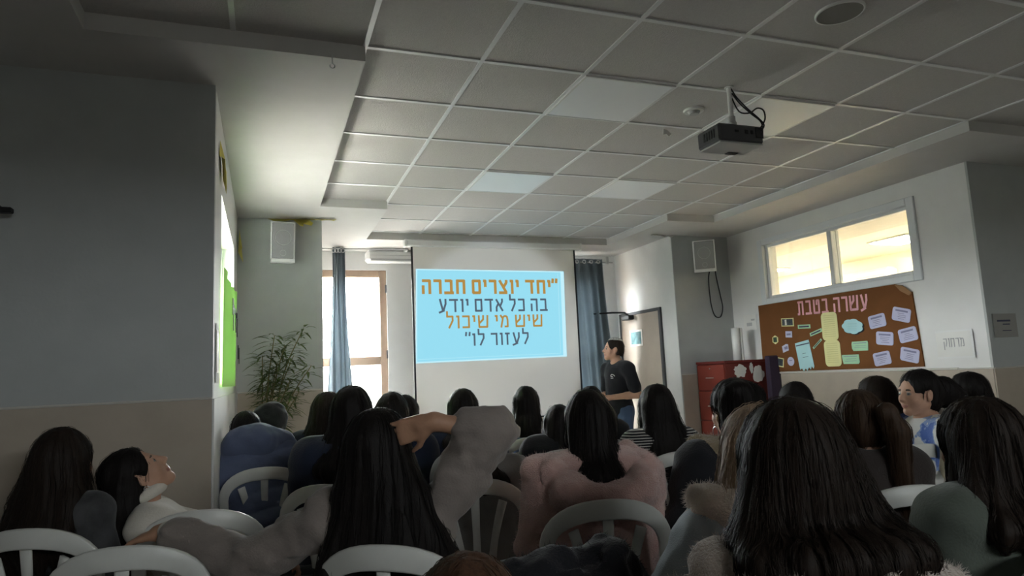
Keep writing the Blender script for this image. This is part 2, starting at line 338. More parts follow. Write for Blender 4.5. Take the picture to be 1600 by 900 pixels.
# the lit room behind the inner window
M_cream = mat('cream_room_paint', (.86, .81, .69), .7, .2)
slab('wall_next_room', M_cream, (9.4, 9.5, 1.5, 11.5, 0, 3.0), (XR+.2, 9.5, 11.4, 11.5, 0, 3.0), (XR+.2, 9.5, 1.5, 1.6, 0, 3.0), (XR+.2, XR+.22, 6.80, 11.4, 0, 3.0))
slab('floor_next_room', M_floor, (XR+.2, 9.5, 1.5, 11.5, -.1, 0))
slab('ceiling_next_room', M_cream, (XR+.2, 9.5, 1.5, 11.5, 2.99, 3.05))
M_lampw = mat('warm_lit_diffuser', (.8, .8, .8), .5, emit=(1, .90, .70), estr=105)
for k, (x, y) in enumerate([(8.35, 6.8), (8.35, 9.6), (6.6, 9.6), (6.6, 4.4), (8.35, 4.4), (6.6, 2.6), (8.35, 2.6)]):  # closing entries are unseen panels added to brighten the right front wall
    r = empty('ceiling_light', (x, y, 2.975))
    MB().box(-.32, .32, -.32, .32, -.01, .012, bev=.006).build('frame', M_alu, r)
    MB().box(-.28, .28, -.28, .28, -.016, -.008).build('diffuser', M_lampw, r)
    tag(r, ['lit square ceiling panel seen through the inner window on the right wall', 'lit ceiling panel deep in the next room, behind the board wall', 'lit ceiling panel in the next room by the corner speaker wall', 'lit ceiling panel in the next room just behind the inner window', 'added unseen fill panel in the next room, second from the inner window', 'added unseen fill panel at the near end of the next room by the window wall', 'added unseen fill panel at the near end of the next room by its far wall'][k], 'light', 'lit panels in the next room')
r = empty('air_conditioner', (9.26, 8.3, 2.62))
MB().box(-.12, .12, -.55, .55, -.15, .15, bev=.05).build('body', M_wpaint, r)
b = MB()
for k in range(3): b.box(-.135, -.11, -.48, .48, -.11+.07*k, -.10+.07*k)
b.build('vent_slot', M_grey, r)
tag(r, 'white wall air conditioner in the lit room behind the inner window', 'air conditioner')
# door in the right alcove
d = struct(empty('door_1', (0, 0, 0)))
b = MB(); b.box(4.54, 4.57, 7.10, 7.15, 0, 2.10, bev=.004); b.box(4.54, 4.57, 8.07, 8.12, 0, 2.10, bev=.004); b.box(4.54, 4.57, 7.15, 8.07, 2.06, 2.10, bev=.004); b.build('door_frame', M_dark, d)
MB().box(4.545, 4.568, 7.15, 8.07, 0, 2.06).build('door_leaf', M_door, d)
b = MB(); b.tube([(4.53, 7.24, 1.02), (4.49, 7.24, 1.02), (4.49, 7.36, 1.02)], .011); b.box(4.532, 4.546, 7.215, 7.265, .92, 1.12, bev=.004); b.build('door_handle', M_steel, d)
b = MB(); b.box(4.46, 4.545, 7.72, 7.92, 2.0, 2.06, bev=.01); b.tube([(4.50, 7.80, 2.065), (4.37, 7.66, 2.085), (4.27, 7.80, 2.10), (4.10, 8.0, 2.105)], .012); b.build('door_closer', M_black, d)
r = empty('door_notice', (4.544, 7.70, 1.755)); MB().box(-.006, 0, -.155, .155, -.105, .105).build('sheet', M_paper, r)
MB().box(-.009, -.005, -.125, .125, -.08, .08).build('print', mat('teal_print', (.12, .25, .27), .5, .3, 0, 1, .5, 14), r)
tag(r, 'small teal printed notice taped on the beige door', 'notice')
# ------------------------------------------------------------------ ceiling fittings
for k, (i, j) in enumerate([(2, 1), (4, 1), (2, 4), (4, 4)]):
    r = empty('ceiling_light', (X0 + .6*i + .3, Y0 + .6*j + .3, ZT))
    MB().box(-.285, .285, -.285, .285, -.012, .0, bev=.004).build('diffuser', M_led, r)
    b = MB()
    for q in ((-.292, -.28, -.292, .292), (.28, .292, -.292, .292), (-.28, .28, -.292, -.28), (-.28, .28, .28, .292)): b.box(*q, -.014, 0)
    b.build('frame', M_wpaint, r)
    tag(r, ['unlit white ceiling light panel left of the projector pole', 'unlit white ceiling light panel directly behind the projector', 'unlit bluish white ceiling light panel above the left part of the projection screen', 'unlit white ceiling light panel above the right edge of the projection screen'][k], 'ceiling light', 'unlit square light panels in the tile grid')
r = empty('ceiling_speaker', (2.553, 2.264, ZT))
b = MB(); n = 40; vs = []; fs = []
for q, z in ((.110, 0), (.110, -.010), (.102, -.013), (.099, -.008)): vs += [(q*math.cos(2*PI*i/n), q*math.sin(2*PI*i/n), z) for i in range(n)]
for k in range(3):
    for i in range(n): fs.append((k*n+i, k*n+(i+1) % n, (k+1)*n+(i+1) % n, (k+1)*n+i))
b.add(vs, fs); b.build('rim', M_wpaint, r, True)
MB().cyl((0, 0, -.010), .101, .009, 40).build('grille', mat('perforated_grille', (.20, .195, .19), .6, .3, .6, 500), r)
tag(r, 'round grey ceiling speaker grille in the tiles at the top of the view', 'speaker')
r = empty('emergency_light', (2.592, 3.487, ZT))
MB().cyl((0, 0, -.012), .062, .012, 32, r2=.066).build('bezel', M_wpaint, r); MB().cyl((0, 0, -.03), .03, .02, 24, r2=.04).build('lens', M_grey, r)
tag(r, 'small round recessed emergency light beside the projector pole', 'light')
r = empty('paper_scrap', (2.617, 3.845, ZT)); MB().prism([(-.03, 0), (.0, -.004), (.035, -.03), (.01, -.05), (-.012, -.035), (-.035, -.042)], -.012, -.006).build('scrap', M_paper, r)
tag(r, 'crumpled white paper scrap hanging from the ceiling grid before the projector', 'paper')
r = empty('ceiling_hook', (.302, 3.144, ZP))
b = MB(); b.tube([(0, 0, 0), (0, 0, -.045)], .003); b.tube([(.011*math.sin(a), 0, -.056 + .011*math.cos(a)) for a in np.linspace(0, 5.4, 14)], .0028); b.build('hook', M_steel, r)
tag(r, 'small metal eye hook under the plaster ceiling edge', 'hook')

# projector on its pole
pr = empty('ceiling_projector', (2.565, 3.13, 2.63))
b = MB(); b.box(-.155, .155, -.105, .105, 0, .105, bev=.012); b.build('body', M_dark, pr)
b = MB(); b.box(-.150, .150, -.10, .10, -.008, .002, bev=.004); b.build('underside', M_grey, pr)
b = MB(); b.box(.02, .09, .05, .085, -.012, -.006); b.build('foot_pad', M_black, pr)
b = MB(); b.tube([(-.06, .10, .055), (-.06, .135, .055)], .034, 20); b.build('lens_ring', M_black, pr)
MB().tube([(-.06, .125, .055), (-.06, .138, .055)], .026, 20).build('lens', mat('lens_glass', (.3, .4, .5), .05, .8), pr)
b = MB()
for k in range(5): b.box(-.158, -.153, -.06 + .022*k, -.048 + .022*k, .03, .08)
b.build('side_vent', M_black, pr)
for q in ((.02, .045, .05, .075), (.06, .08, .05, .075), (-.05, -.02, .055, .07), (.095, .15, .03, .095)): MB().box(q[0], q[1], -.110, -.103, q[2], q[3], bev=.003).build('port', M_black, pr)
b = MB(); b.box(.005, .045, -.025, .025, .10, .16, bev=.008); b.tube([(.024, 0, .15), (.024, 0, .19)], .022, 12); b.build('mount_joint', M_steel, pr)
MB().tube([(.024, 0, .17), (.024, 0, .374)], .0145, 16).build('pole', M_wpaint, pr)
MB().cyl((.024, 0, .369), .026, .005, 20).build('ceiling_plate', M_wpaint, pr)
def spline(P, n=24):
    P = [Vector(p) for p in P]; out = []
    for i in range(len(P)-1):
        p0, p1, p2, p3 = P[max(i-1, 0)], P[i], P[i+1], P[min(i+2, len(P)-1)]
        m = max(2, n // (len(P)-1))
        for k in range(m):
            t = k/m; out.append(.5*((2*p1) + (p2-p0)*t + (2*p0-5*p1+4*p2-p3)*t*t + (3*p1-p0-3*p2+p3)*t**3))
    out.append(P[-1]); return out
MB().tube(spline([(.03, -.012, .36), (.05, -.03, .30), (.10, -.06, .22), (.14, -.09, .16), (.155, -.115, .11), (.13, -.112, .07)]), .0045, 6).build('cable', M_black, pr, True)
MB().tube(spline([(.03, -.015, .33), (.06, -.04, .26), (.11, -.07, .19), (.15, -.10, .13), (.14, -.113, .05)]), .0045, 6).build('cable', M_black, pr, True)
MB().tube(spline([(.03, -.012, .30), (.05, -.04, .21), (.09, -.08, .19), (.13, -.10, .215), (.165, -.11, .20), (.16, -.12, .14), (.12, -.113, .08)]), .0045, 6).build('cable', M_black, pr, True)
sp = bpy.data.lights.new('projector_beam', 'SPOT'); sp.energy = 110; sp.color = (.85, .93, 1); sp.spot_size = math.radians(32); sp.spot_blend = .25; sp.shadow_soft_size = .02
so = bpy.data.objects.new('projector_beam', sp); COL.objects.link(so); so.parent = pr; so.location = (-.06, .15, .055)
so.rotation_euler = (Vector((2.57, 7.42, 1.85)) - Vector((2.505, 3.28, 2.685))).to_track_quat('-Z', 'Y').to_euler()
tag(pr, 'dark grey projector hanging from a white ceiling pole with looped black cables', 'projector')

# ------------------------------------------------------------------ projection screen and slide
YS = 7.42
s = empty('projection_screen', (2.57, YS, 0))
b = MB(); b.box(-1.075, 1.075, -.05, .05, 2.845, 2.922, bev=.012); b.build('housing', M_wpaint, s)
for x in (-1.10, 1.07): MB().box(x, x+.03, -.056, .056, 2.84, 2.924, bev=.006).build('end_cap', M_wpaint, s)
MB().box(-1.0, 1.0, .0, .003, .86, 2.85).build('screen_fabric', M_screenfab, s)
MB().box(-1.022, 1.022, .0045, .006, .86, 2.85).build('black_backing', M_black, s)
for x in (-1.022, 1.0): MB().box(x, x+.022, -.001, .004, .86, 2.85).build('black_border', M_black, s)
b = MB(); b.tube([(-1.04, 0, .85), (1.04, 0, .85)], .018, 12); b.build('weight_bar', M_black, s)
tag(s, 'pull-down white projection screen with black side borders at the front of the room', 'projection screen')
sl = empty('projected_slide', (0, 0, 0))
TL, TR, BR, BL = (1.600, 2.591), (3.425, 2.579), (3.405, 1.545), (1.570, 1.530)
b = MB(); b.prism([TL, TR, BR, BL], YS-.006, YS-.003); b.build('slide_background', M_slide, sl)
b = MB()
def lerp(a, c, t): return (a[0]+(c[0]-a[0])*t, a[1]+(c[1]-a[1])*t)
def quad(u, v): return lerp(lerp(TL, TR, u), lerp(BL, BR, u), v)
for (u0, v0, u1, v1) in ((.975, 0, 1, 1), (0, 0, 1, .012), (0, .985, 1, 1), (0, 0, .008, 1), (.955, .03, .957, .96), (.012, .958, .955, .961)): b.prism([quad(u0, v0), quad(u1, v0), quad(u1, v1), quad(u0, v1)], YS-.0068, YS-.0062)
b.build('slide_edge', M_slide_edge, sl)
def on_screen(cx, cz, ang=0): return Matrix.Translation((cx, YS-.0085, cz)) @ Matrix.Rotation(ang, 4, 'Y') @ Matrix.Rotation(PI/2, 4, 'X')
for t, cx, cz, wd, ht, m, bo in (('\u201d\u05d9\u05d7\u05d3 \u05d9\u05d5\u05e6\u05e8\u05d9\u05dd \u05d7\u05d1\u05e8\u05d4', 2.49, 2.387, 1.66, .165, M_gold, .20),
        ('\u05d1\u05d4 \u05db\u05dc \u05d0\u05d3\u05dd \u05d9\u05d5\u05d3\u05e2', 2.516, 2.172, 1.34, .152, M_slate, .15),
        ('\u05e9\u05d9\u05e9 \u05de\u05d9 \u05e9\u05d9\u05db\u05d5\u05dc', 2.52, 1.983, 1.18, .148, M_gold, .15),
        ('\u05dc\u05e2\u05d6\u05d5\u05e8 \u05dc\u05d5\u201d', 2.54, 1.778, .77, .143, M_slate, .15)):
    text_mesh('lettering', t, m, on_screen(cx, cz), wd, ht, bo, parent=sl)
tag(sl, 'light blue projected slide with four lines of gold and grey lettering', 'slide')

# ------------------------------------------------------------------ curtains and rods
def curtain(name, loc, top, bot, z0, z1, folds, amp, label, m=M_curtain, top2=None):
    r = empty(name, loc); nx, nz = folds*10, 40; vs = []; fs = []
    for side in (0, 1):
        for k in range(nz+1):
            t = k/nz; z = z1 + (z0-z1)*t; e = t**1.3
            xa = top[0] + (bot[0]-top[0])*e; xb = top[1] + (bot[1]-top[1])*e
            for i in range(nx+1):
                u = i/nx; a = amp*(.8+.5*t)*math.sin(2*PI*folds*u + .6*math.sin(3*t+u*4)) + .012*math.sin(9*u+5*t)
                vs.append((xa+(xb-xa)*u + .01*math.sin(7*t+9*u), a + side*.004, z + .006*math.sin(2*PI*folds*u)*(1 if k == 0 else 0)))
    W = nx+1; H = nz+1
    for side in (0, 1):
        o = side*W*H
        for k in range(nz):
            for i in range(nx):
                q = (o+k*W+i, o+(k+1)*W+i, o+(k+1)*W+i+1, o+k*W+i+1); fs.append(q if side == 0 else q[::-1])
    for k in range(nz):
        for i in (0, nx):
            q = (k*W+i, W*H+k*W+i, W*H+(k+1)*W+i, (k+1)*W+i); fs.append(q if i == 0 else q[::-1])
    b = MB(); b.add(vs, fs); b.build('fabric', m, r, True)
    for i in range(folds):
        b = MB(); u = (i+.25)/folds; x = top[0]+(top[1]-top[0])*u; pts = [(x+.022*math.cos(a), -amp*1.0-.012, z1-.045+.022*math.sin(a)) for a in np.linspace(0, 2*PI, 17)]
        b.tube(pts, .005, 6, cap=False); b.build('grommet', M_steel, r)
    return tag(r, label, 'curtain')
curtain('curtain', (0, 7.93, 0), (.735, .875), (.63, .985), .25, 2.95-.03, 4, .028, 'narrow blue-grey curtain gathered beside the bright front window')
curtain('curtain', (0, 7.95, 0), (3.72, 4.24), (3.70, 4.40), .25, 2.835, 5, .035, 'wide blue-grey grommet curtain hanging right of the projection screen')
r = empty('curtain_rod', (0, 7.93, 2.90)); MB().tube([(.53, 0, 0), (1.62, 0, .012)], .009, 10).build('rod', M_grey, r)
MB().tube([(.76, 0, 0), (.76, 0, .025)], .006).build('bracket', M_wpaint, r); MB().box(1.58, 1.62, 0, .27, -.01, .03, bev=.004).build('bracket', M_wpaint, r); tag(r, 'thin curtain rod above the front window beside the screen', 'curtain rod')
r = empty('curtain_rod', (0, 7.95, 2.79)); MB().tube([(3.55, 0, 0), (4.40, 0, 0)], .011, 10).build('rod', M_grey, r)
b = MB(); b.box(4.31, 4.335, -.012, .25, -.012, .012, bev=.003); b.box(4.305, 4.34, -.014, .014, -.02, .08, bev=.004); b.box(4.30, 4.345, .235, .25, -.05, .05, bev=.003); b.build('bracket', M_grey, r); tag(r, 'curtain rod with wall bracket right of the projection screen', 'curtain rod')
# air conditioner on the front wall
r = empty('air_conditioner', (1.62, 8.09, 2.845))
b = MB(); b.box(-.48, .48, -.10, .11, -.07, .075, bev=.03); b.build('body', M_wpaint, r)
b = MB(); b.box(-.44, .44, -.112, -.085, -.068, -.04, bev=.006); b.build('louver', M_grey, r); b = MB(); b.box(-.44, .44, -.105, -.098, .0, .004); b.build('front_seam', M_grey, r)
tag(r, 'white wall air conditioner above the front window, partly behind the screen', 'air conditioner')

# ------------------------------------------------------------------ loudspeakers
def wall_speaker(loc, rz, tilt, label, wd=.215, ht=.37, dp=.19):
    r = empty('wall_speaker', loc, rz)
    M = Matrix.Rotation(tilt, 4, 'X')
    prof = [(-wd/2, -dp*.5), (wd/2, -dp*.5), (wd*.36, dp*.5), (-wd*.36, dp*.5)]
    b = MB(); n = 4; vs = [(x, y, -ht/2) for x, y in prof] + [(x, y, ht/2) for x, y in prof]
    b.add([M @ Vector(v) for v in vs], [(3, 2, 1, 0), (4, 5, 6, 7)] + [(i, (i+1) % 4, 4+(i+1) % 4, 4+i) for i in range(4)]); b.build('cabinet', M_wpaint, r)
    b = MB(); b.box(-wd*.44, wd*.44, -dp*.5-.012, -dp*.5, -ht*.40, ht*.47, M=M, bev=.006); b.build('grille', mat('speaker_mesh', (.30, .30, .30), .6, .3, .5, 400), r)
    b = MB(); b.box(-wd*.49, wd*.49, -dp*.5-.014, -dp*.5, -ht*.49, -ht*.41, M=M, bev=.004); b.build('lower_trim', M_wpaint, r)
    for z, q in ((.04, .068), (-.10, .026)):
        b = MB(); pts = [M @ Vector((q*math.cos(a), -dp*.5-.013, z*ht/.37+q*math.sin(a))) for a in np.linspace(0, 2*PI, 25)]; b.tube(pts, .003, 5, cap=False); b.build('driver_ring', M_grey, r, True)
    b = MB(); b.box(-.03, .03, dp*.45, dp*.5+.06, -.05, .05, bev=.006); b.build('bracket', M_wpaint, r)
    return tag(r, label, 'speaker')
wall_speaker((.14, 6.44, 2.66), math.radians(8), math.radians(6), 'white wall speaker on the blue-grey wall above the bamboo plant')
wall_speaker((4.885, 6.60, 2.645), math.radians(-36), math.radians(8), 'white angled wall speaker above the red cabinet', wd=.25, dp=.24)
r = empty('speaker_cable', (5.0, 6.77, 2.8)); 
MB().tube(spline([(.02, -.10, .05), (.10, -.02, .04), (.135, -.01, -.1), (.15, -.01, -.35), (.19, -.01, -.6), (.21, -.01, -.75), (.17, -.01, -.86), (.09, -.01, -.85), (.045, -.01, -.7), (.04, -.01, -.4), (.05, -.05, -.28)], 60), .007, 6).build('cable', M_black, r, True)
tag(r, 'black cable looping down the wall beside the angled speaker', 'cable')

# ------------------------------------------------------------------ yellow crepe paper remains along the ceiling edge
def ragged(name, pts, wd, seed, label, hang=(0, 0, -1), m=M_tape):
    rng = random.Random(seed); vs = []; fs = []; n = len(pts)
    h = Vector(hang)
    for i, p in enumerate(pts):
        q = Vector(p); L = wd*(.35 + 1.1*rng.random())
        a = q + Vector((0, -.004*rng.random(), 0)); c = q + h*L + Vector((rng.uniform(-.03, .03), -.03*rng.random(), rng.uniform(-.01, .01)))
        for d in (0, .002): vs += [tuple(a + Vector((0, d, 0))), tuple(c + Vector((0, d, 0)))]
    for i in range(n-1):
        o, k = 4*i, 4*(i+1); fs += [(o, o+1, k+1, k), (o+2, k+2, k+3, o+3), (o+1, o+3, k+3, k+1)]
    b = MB(); b.add(vs, fs); o = b.build(name, m); return tag(o, label, 'paper decoration', 'torn yellow crepe paper remains')
ragged('crepe_paper', [(.02+.045*i, 6.60-.004*i, ZP-.003) for i in range(15)], .045, 1, 'torn yellow crepe paper strip along the ceiling above the left speaker', (0, -.8, -.5))
ragged('crepe_paper', [(.25+.03*i, 6.60, ZP-.003) for i in range(6)], .12, 5, 'ragged yellow crepe paper tuft beside the left wall speaker', (.2, -.4, -.5))
ragged('crepe_paper', [(4.28+.05*i, 6.77, ZP-.003) for i in range(8)], .04, 2, 'torn pale crepe paper along the ceiling above the angled speaker', (0, -.8, -.5), M_paper)
ragged('crepe_paper', [(XL+.006, 3.95+.05*i, 2.74-.02*i) for i in range(6)], .16, 3, 'crumpled yellow crepe paper on the window wall above the green poster', (.05, 0, -1))
ragged('crepe_paper', [(XL+.02, 6.52+.02*i, 2.80) for i in range(4)], .22, 4, 'small yellow crepe paper tail in the corner by the speaker wall', (.05, 0, -1))

# green poster on the side window
r = empty('green_poster', (0, 0, 0))
vs = []; fs = []; n = 14
pts = [(4.18+1.80*i/n, (.035*math.sin(i*1.7)+.02)) for i in range(n+1)]
for y, off in pts:
    top = 2.06 - .02*math.sin(3*y) + .04*(y-4.2)/1.8
    for z in (1.375, 1.6, 1.85, top): vs.append((XL + .012 + abs(off)*.45*(z-1.3), y, z))
m4 = len(vs); vs += [(x+.002, y, z) for x, y, z in vs]
for i in range(n):
    for k in range(3):
        a = i*4+k; q = (a, a+1, a+5, a+4); fs.append(q); fs.append(tuple(m4+j for j in q[::-1]))
b = MB(); b.add(vs, fs); b.build('card', M_poster, r, True)
b = MB()
for y, z, wy, wz in ((4.42, 1.86, .05, .10), (4.52, 1.80, .03, .16), (4.70, 1.86, .10, .035), (4.86, 1.80, .03, .14), (5.02, 1.86, .09, .035), (5.08, 1.78, .03, .13), (5.3, 1.62, .05, .10), (5.5, 1.60, .03, .12)): b.box(XL+.055, XL+.06, y, y+wy, z-wz/2, z+wz/2)
b.build('dark_strokes', M_black, r)
tag(r, 'bright green paper poster backlit on the side window', 'poster')
r = empty('photo_sheet', (XL+.004, 3.86, 1.55)); MB().box(0, .003, -.10, .10, -.15, .15).build('sheet', M_paper, r); MB().box(.003, .005, -.08, .08, -.10, .12).build('print', mat('brown_photo_print', (.25, .14, .12), .5, .3, 0, 1, .5, 12), r)
tag(r, 'small photo sheet on the white wall edge before the green poster', 'photo sheet')
r = empty('wall_bracket', (-1.15, 3.62, 2.205)); b = MB(); b.box(-.22, .085, -.10, -.06, -.012, .012, bev=.004); b.box(-.22, -.16, -.06, .01, -.03, .03, bev=.004); b.build('arm', M_black, r); b = MB(); b.box(-.20, .04, -.094, -.066, .013, .022, bev=.003); b.build('clip', M_dark, r)
tag(r, 'black bracket arm mounted on the dark wall block above two seated girls', 'bracket')

# ------------------------------------------------------------------ notice board and its papers
XB = XR - .018
bd = empty('notice_board', (0, 0, 0))
poly = [(6.315, 2.02), (4.52, 2.02), (4.43, 2.0), (4.37, 1.93), (4.34, 1.93), (4.305, 1.272), (6.325, 1.258)]
def onwall(x, y0, y1): return None
MY = Matrix(((0, 1, 0, 0), (1, 0, 0, 0), (0, 0, 1, 0), (0, 0, 0, 1)))         # (y, x, z) -> world
def wall_prism(b, poly, x0, x1, mi=0):                   # poly in (y, z), thickness along X
    n = len(poly); a = sum(poly[i][0]*poly[(i+1) % n][1] - poly[(i+1) % n][0]*poly[i][1] for i in range(n))
    if a < 0: poly = poly[::-1]
    vs = [(x0, y, z) for y, z in poly] + [(x1, y, z) for y, z in poly]
    return b.add(vs, [tuple(range(n))[::-1], tuple(range(n, 2*n))] + [(i, (i+1) % n, n+(i+1) % n, n+i) for i in range(n)], mi)
b = MB(); wall_prism(b, poly, XB, XR-.001); b.build('backing', M_cork, bd)
b = MB(); wall_prism(b, [(4.50, 2.022), (4.40, 1.985), (4.33, 1.92), (4.36, 1.90), (4.44, 1.95)], XB-.012, XB-.002); b.build('folded_corner', mat('light_brown_fold', (.30, .17, .09), .9, .1), bd)
b = MB(); b.box(XR-.02, XR, 4.0, 6.35, 1.238, 1.256, bev=.004); b.build('lower_ledge', M_cap, bd)
MR = Matrix.Translation((XB-.004, 5.255, 1.91)) @ Matrix.Rotation(math.radians(1.9), 4, 'X') @ Matrix(((0, 0, -1, 0), (-1, 0, 0, 0), (0, 1, 0, 0), (0, 0, 0, 1)))
text_mesh('lettering', '\u05e2\u05e9\u05e8\u05d4 \u05d1\u05d8\u05d1\u05ea', M_pink, MR, .90, .15, .15, parent=bd)
tag(bd, 'brown notice board with pink cut-out lettering under the inner window', 'notice board')
def rounded(w, h, r, n=5):
    out = []
    for cx, cy, a0 in ((w/2-r, h/2-r, 0), (-w/2+r, h/2-r, 90), (-w/2+r, -h/2+r, 180), (w/2-r, -h/2+r, 270)):
        out += [(cx+r*math.cos(math.radians(a0+90*k/n)), cy+r*math.sin(math.radians(a0+90*k/n))) for k in range(n+1)]
    return out
def pin(name, cy, cz, poly, tilt, m, label, cat='paper note', group=None, marks=(), mm=M_ink, bow=0, x=XB, gap=.004):
    """tilt > 0 lifts the far end away: as seen, counter-clockwise; local u runs to the viewer's right"""
    r = empty(name, (x, cy, cz)); c, s = math.cos(tilt), math.sin(tilt)
    f = lambda u, v: (-(u*c - v*s), u*s + v*c)
    b = MB(); wall_prism(b, [f(*q) for q in poly], -gap-.003, -gap)
    b.build('sheet', m, r)
    if marks:
        b = MB()
        for (u, v, w, h) in marks: wall_prism(b, [f(u-w/2, v-h/2), f(u+w/2, v-h/2), f(u+w/2, v+h/2), f(u-w/2, v+h/2)], -gap-.0042, -gap-.0028)
        b.build('printed_lines', mm, r)
    return tag(r, label, cat, group)
M_ink2 = mat('soft_ink', (.22, .22, .34), .8, .1)
lil = [(4.723, .324, .13, 'lilac card left of the topmost lilac card, tilted up to the right'), (4.462, .359, -.26, 'topmost lilac card near the board corner, tilted down to the right'), (4.662, .159, -.12, 'lilac card in the middle of the inner column of lilac cards'), (4.42, .176, .15, 'lilac card in the middle of the outer column at the board edge'), (4.715, -.024, .14, 'lilac card at the bottom of the inner column of lilac cards'), (4.425, -.003, -.22, 'lilac card at the bottom corner of the board, tilted down')]
rng = random.Random(3)
for y, z, t, lb in lil:
    mk = [(0, .034, .125, .016)] + [(rng.uniform(-.01, .01), .010-.016*k, rng.uniform(.05, .11), .004) for k in range(4)]
    pin('lilac_card', y, z+CAMZ, rounded(.185, .122, .022), t, M_lilac, lb, group='lilac cards on the notice board', marks=mk, mm=M_ink2)
pin('mint_card', 4.947, .102+CAMZ, [(-.095, -.02), (-.08, -.045), (.09, -.042), (.097, .03), (.09, .048), (-.09, .046), (-.097, .02)], -.02, M_mint, 'mint green card under the light blue cloud, upper of two', group='mint cards', marks=[(0, .03, .15, .005), (.01, .005, .12, .003), (0, -.012, .13, .003)], mm=M_ink2)
pin('mint_card', 5.073, -.02+CAMZ, [(-.103, .03), (-.09, -.042), (.09, -.046), (.105, -.03), (.10, .046), (-.1, .046)], 0, M_mint, 'mint green card at the foot of the board beside the yellow sheets', group='mint cards', marks=[(0, .03, .16, .005), (.01, .005, .12, .003), (0, -.015, .14, .003)], mm=M_ink2)
cl = []
for a in range(0, 360, 6):
    t = math.radians(a); q = 1 + .13*abs(math.sin(3.5*t)); cl.append((.112*q*math.cos(t), .066*q*math.sin(t)))
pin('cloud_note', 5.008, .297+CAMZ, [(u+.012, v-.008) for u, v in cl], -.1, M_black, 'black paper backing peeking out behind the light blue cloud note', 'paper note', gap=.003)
pin('cloud_note', 5.008, .297+CAMZ, cl, -.1, M_cyan, 'light blue cloud-shaped note right of the yellow sheets', marks=[(0, .03-.016*k, .11, .003) for k in range(5)], mm=mat('pale_ink', (.3, .5, .55), .8), gap=.0075)
ln = [(0, .11-.021*k, .145, .003) for k in range(11)]
M_ink3 = mat('olive_ink', (.45, .42, .2), .8)
pin('yellow_sheet', 5.291, 1.70, rounded(.205, .285, .045), -.02, M_yel, 'pale yellow sheet with written lines, upper of the joined pair', group='joined yellow sheets', marks=ln, mm=M_ink3)
pin('yellow_sheet', 5.288, 1.428, rounded(.205, .262, .045), .0, M_yel, 'pale yellow sheet with written lines, lower of the joined pair', group='joined yellow sheets', marks=[(u, v-.01, w_, h_) for u, v, w_, h_ in ln[:-1]], mm=M_ink3)
pin('blue_sheet', 5.667, .044+CAMZ, [(-.105, .145), (.095, .15), (.105, -.13), (.09, -.155), (.07, -.125), (.05, -.16), (.03, -.13), (.0, -.165), (-.02, -.135), (-.05, -.165), (-.07, -.13), (-.1, -.14)], .12, M_cyan, 'light blue sheet with torn fringe at its foot and a dark band at its top', marks=[(0, .115, .19, .012), (0, .02, .05, .004), (.01, -.02, .08, .004)])
for q in (('mint_strip', 5.635, .345, .175, .042, -.04, 'short mint strip above the blue sheet, nearly level'), ('mint_strip', 5.48, .273, .17, .036, .25, 'mint strip slanting up towards the yellow sheets'), ('mint_strip', 5.476, .154, .15, .022, .62, 'thin mint strip slanting steeply beside the blue sheet')):
    pin(q[0], q[1], q[2]+CAMZ, [(-q[3]/2, -q[4]/2), (q[3]/2, -q[4]/2), (q[3]/2, q[4]/2), (-q[3]/2, q[4]/2)], q[5], M_mint, q[6], group='mint strips', marks=[(0, 0, q[3]*.8, q[4]*.4)])
for q in ((5.869, .411, .185, .09, -.06, 'upper framed photo with a white figure, below the pink lettering'), (6.06, -.014, .155, .10, -.18, 'lower framed dark photo at the foot of the board by the red cabinet')):
    r = pin('pinned_photo', q[0], q[1]+CAMZ, [(-q[2]/2, -q[3]/2), (q[2]/2, -q[3]/2), (q[2]/2, q[3]/2), (-q[2]/2, q[3]/2)], q[4], M_yel, q[5], 'photo', 'pinned photos', marks=[(0, 0, q[2]*.86, q[3]*.78)], mm=M_photo)
MB().box(-.011, -.0085, .01, .035, -.03, .03).build('figure', M_paper, bpy.data.objects['pinned_photo'])
pin('paper_scrap', 5.867, .279+CAMZ, [(-.05, -.03), (.045, -.037), (.05, .03), (-.045, .037)], .0, M_lilac, 'pale scrap of paper below the upper photo', group='small scraps on the board', marks=[(0, 0, .06, .02)], mm=M_ink2)
pin('paper_scrap', 5.936, .133+CAMZ, [(-.05, -.04), (.04, -.035), (.05, .03), (.02, .04), (-.045, .03)], .2, M_lilac, 'tilted pale scrap of paper in the middle of the left column', group='small scraps on the board', marks=[(.01, 0, .05, .03)], mm=M_ink2)
pin('paper_scrap', 5.874, -.014+CAMZ, [(.05*math.cos(a), .048*math.sin(a)) for a in np.linspace(0, 2*PI, 19)[:-1]], 0, M_lilac, 'round pale scrap of paper beside the lower photo', group='small scraps on the board', marks=[(0, .01, .04, .01)], mm=M_ink2)
pin('hexagon_cutout', 6.082, .233+CAMZ, [(.052*math.cos(a+.5), .05*math.sin(a+.5)) for a in np.linspace(0, 2*PI, 7)[:-1]], 0, M_yel, 'hexagonal cut-out with a dark picture at the board edge', marks=[(0, 0, .055, .055)], mm=mat('dark_green_print', (.04, .08, .05), .6))
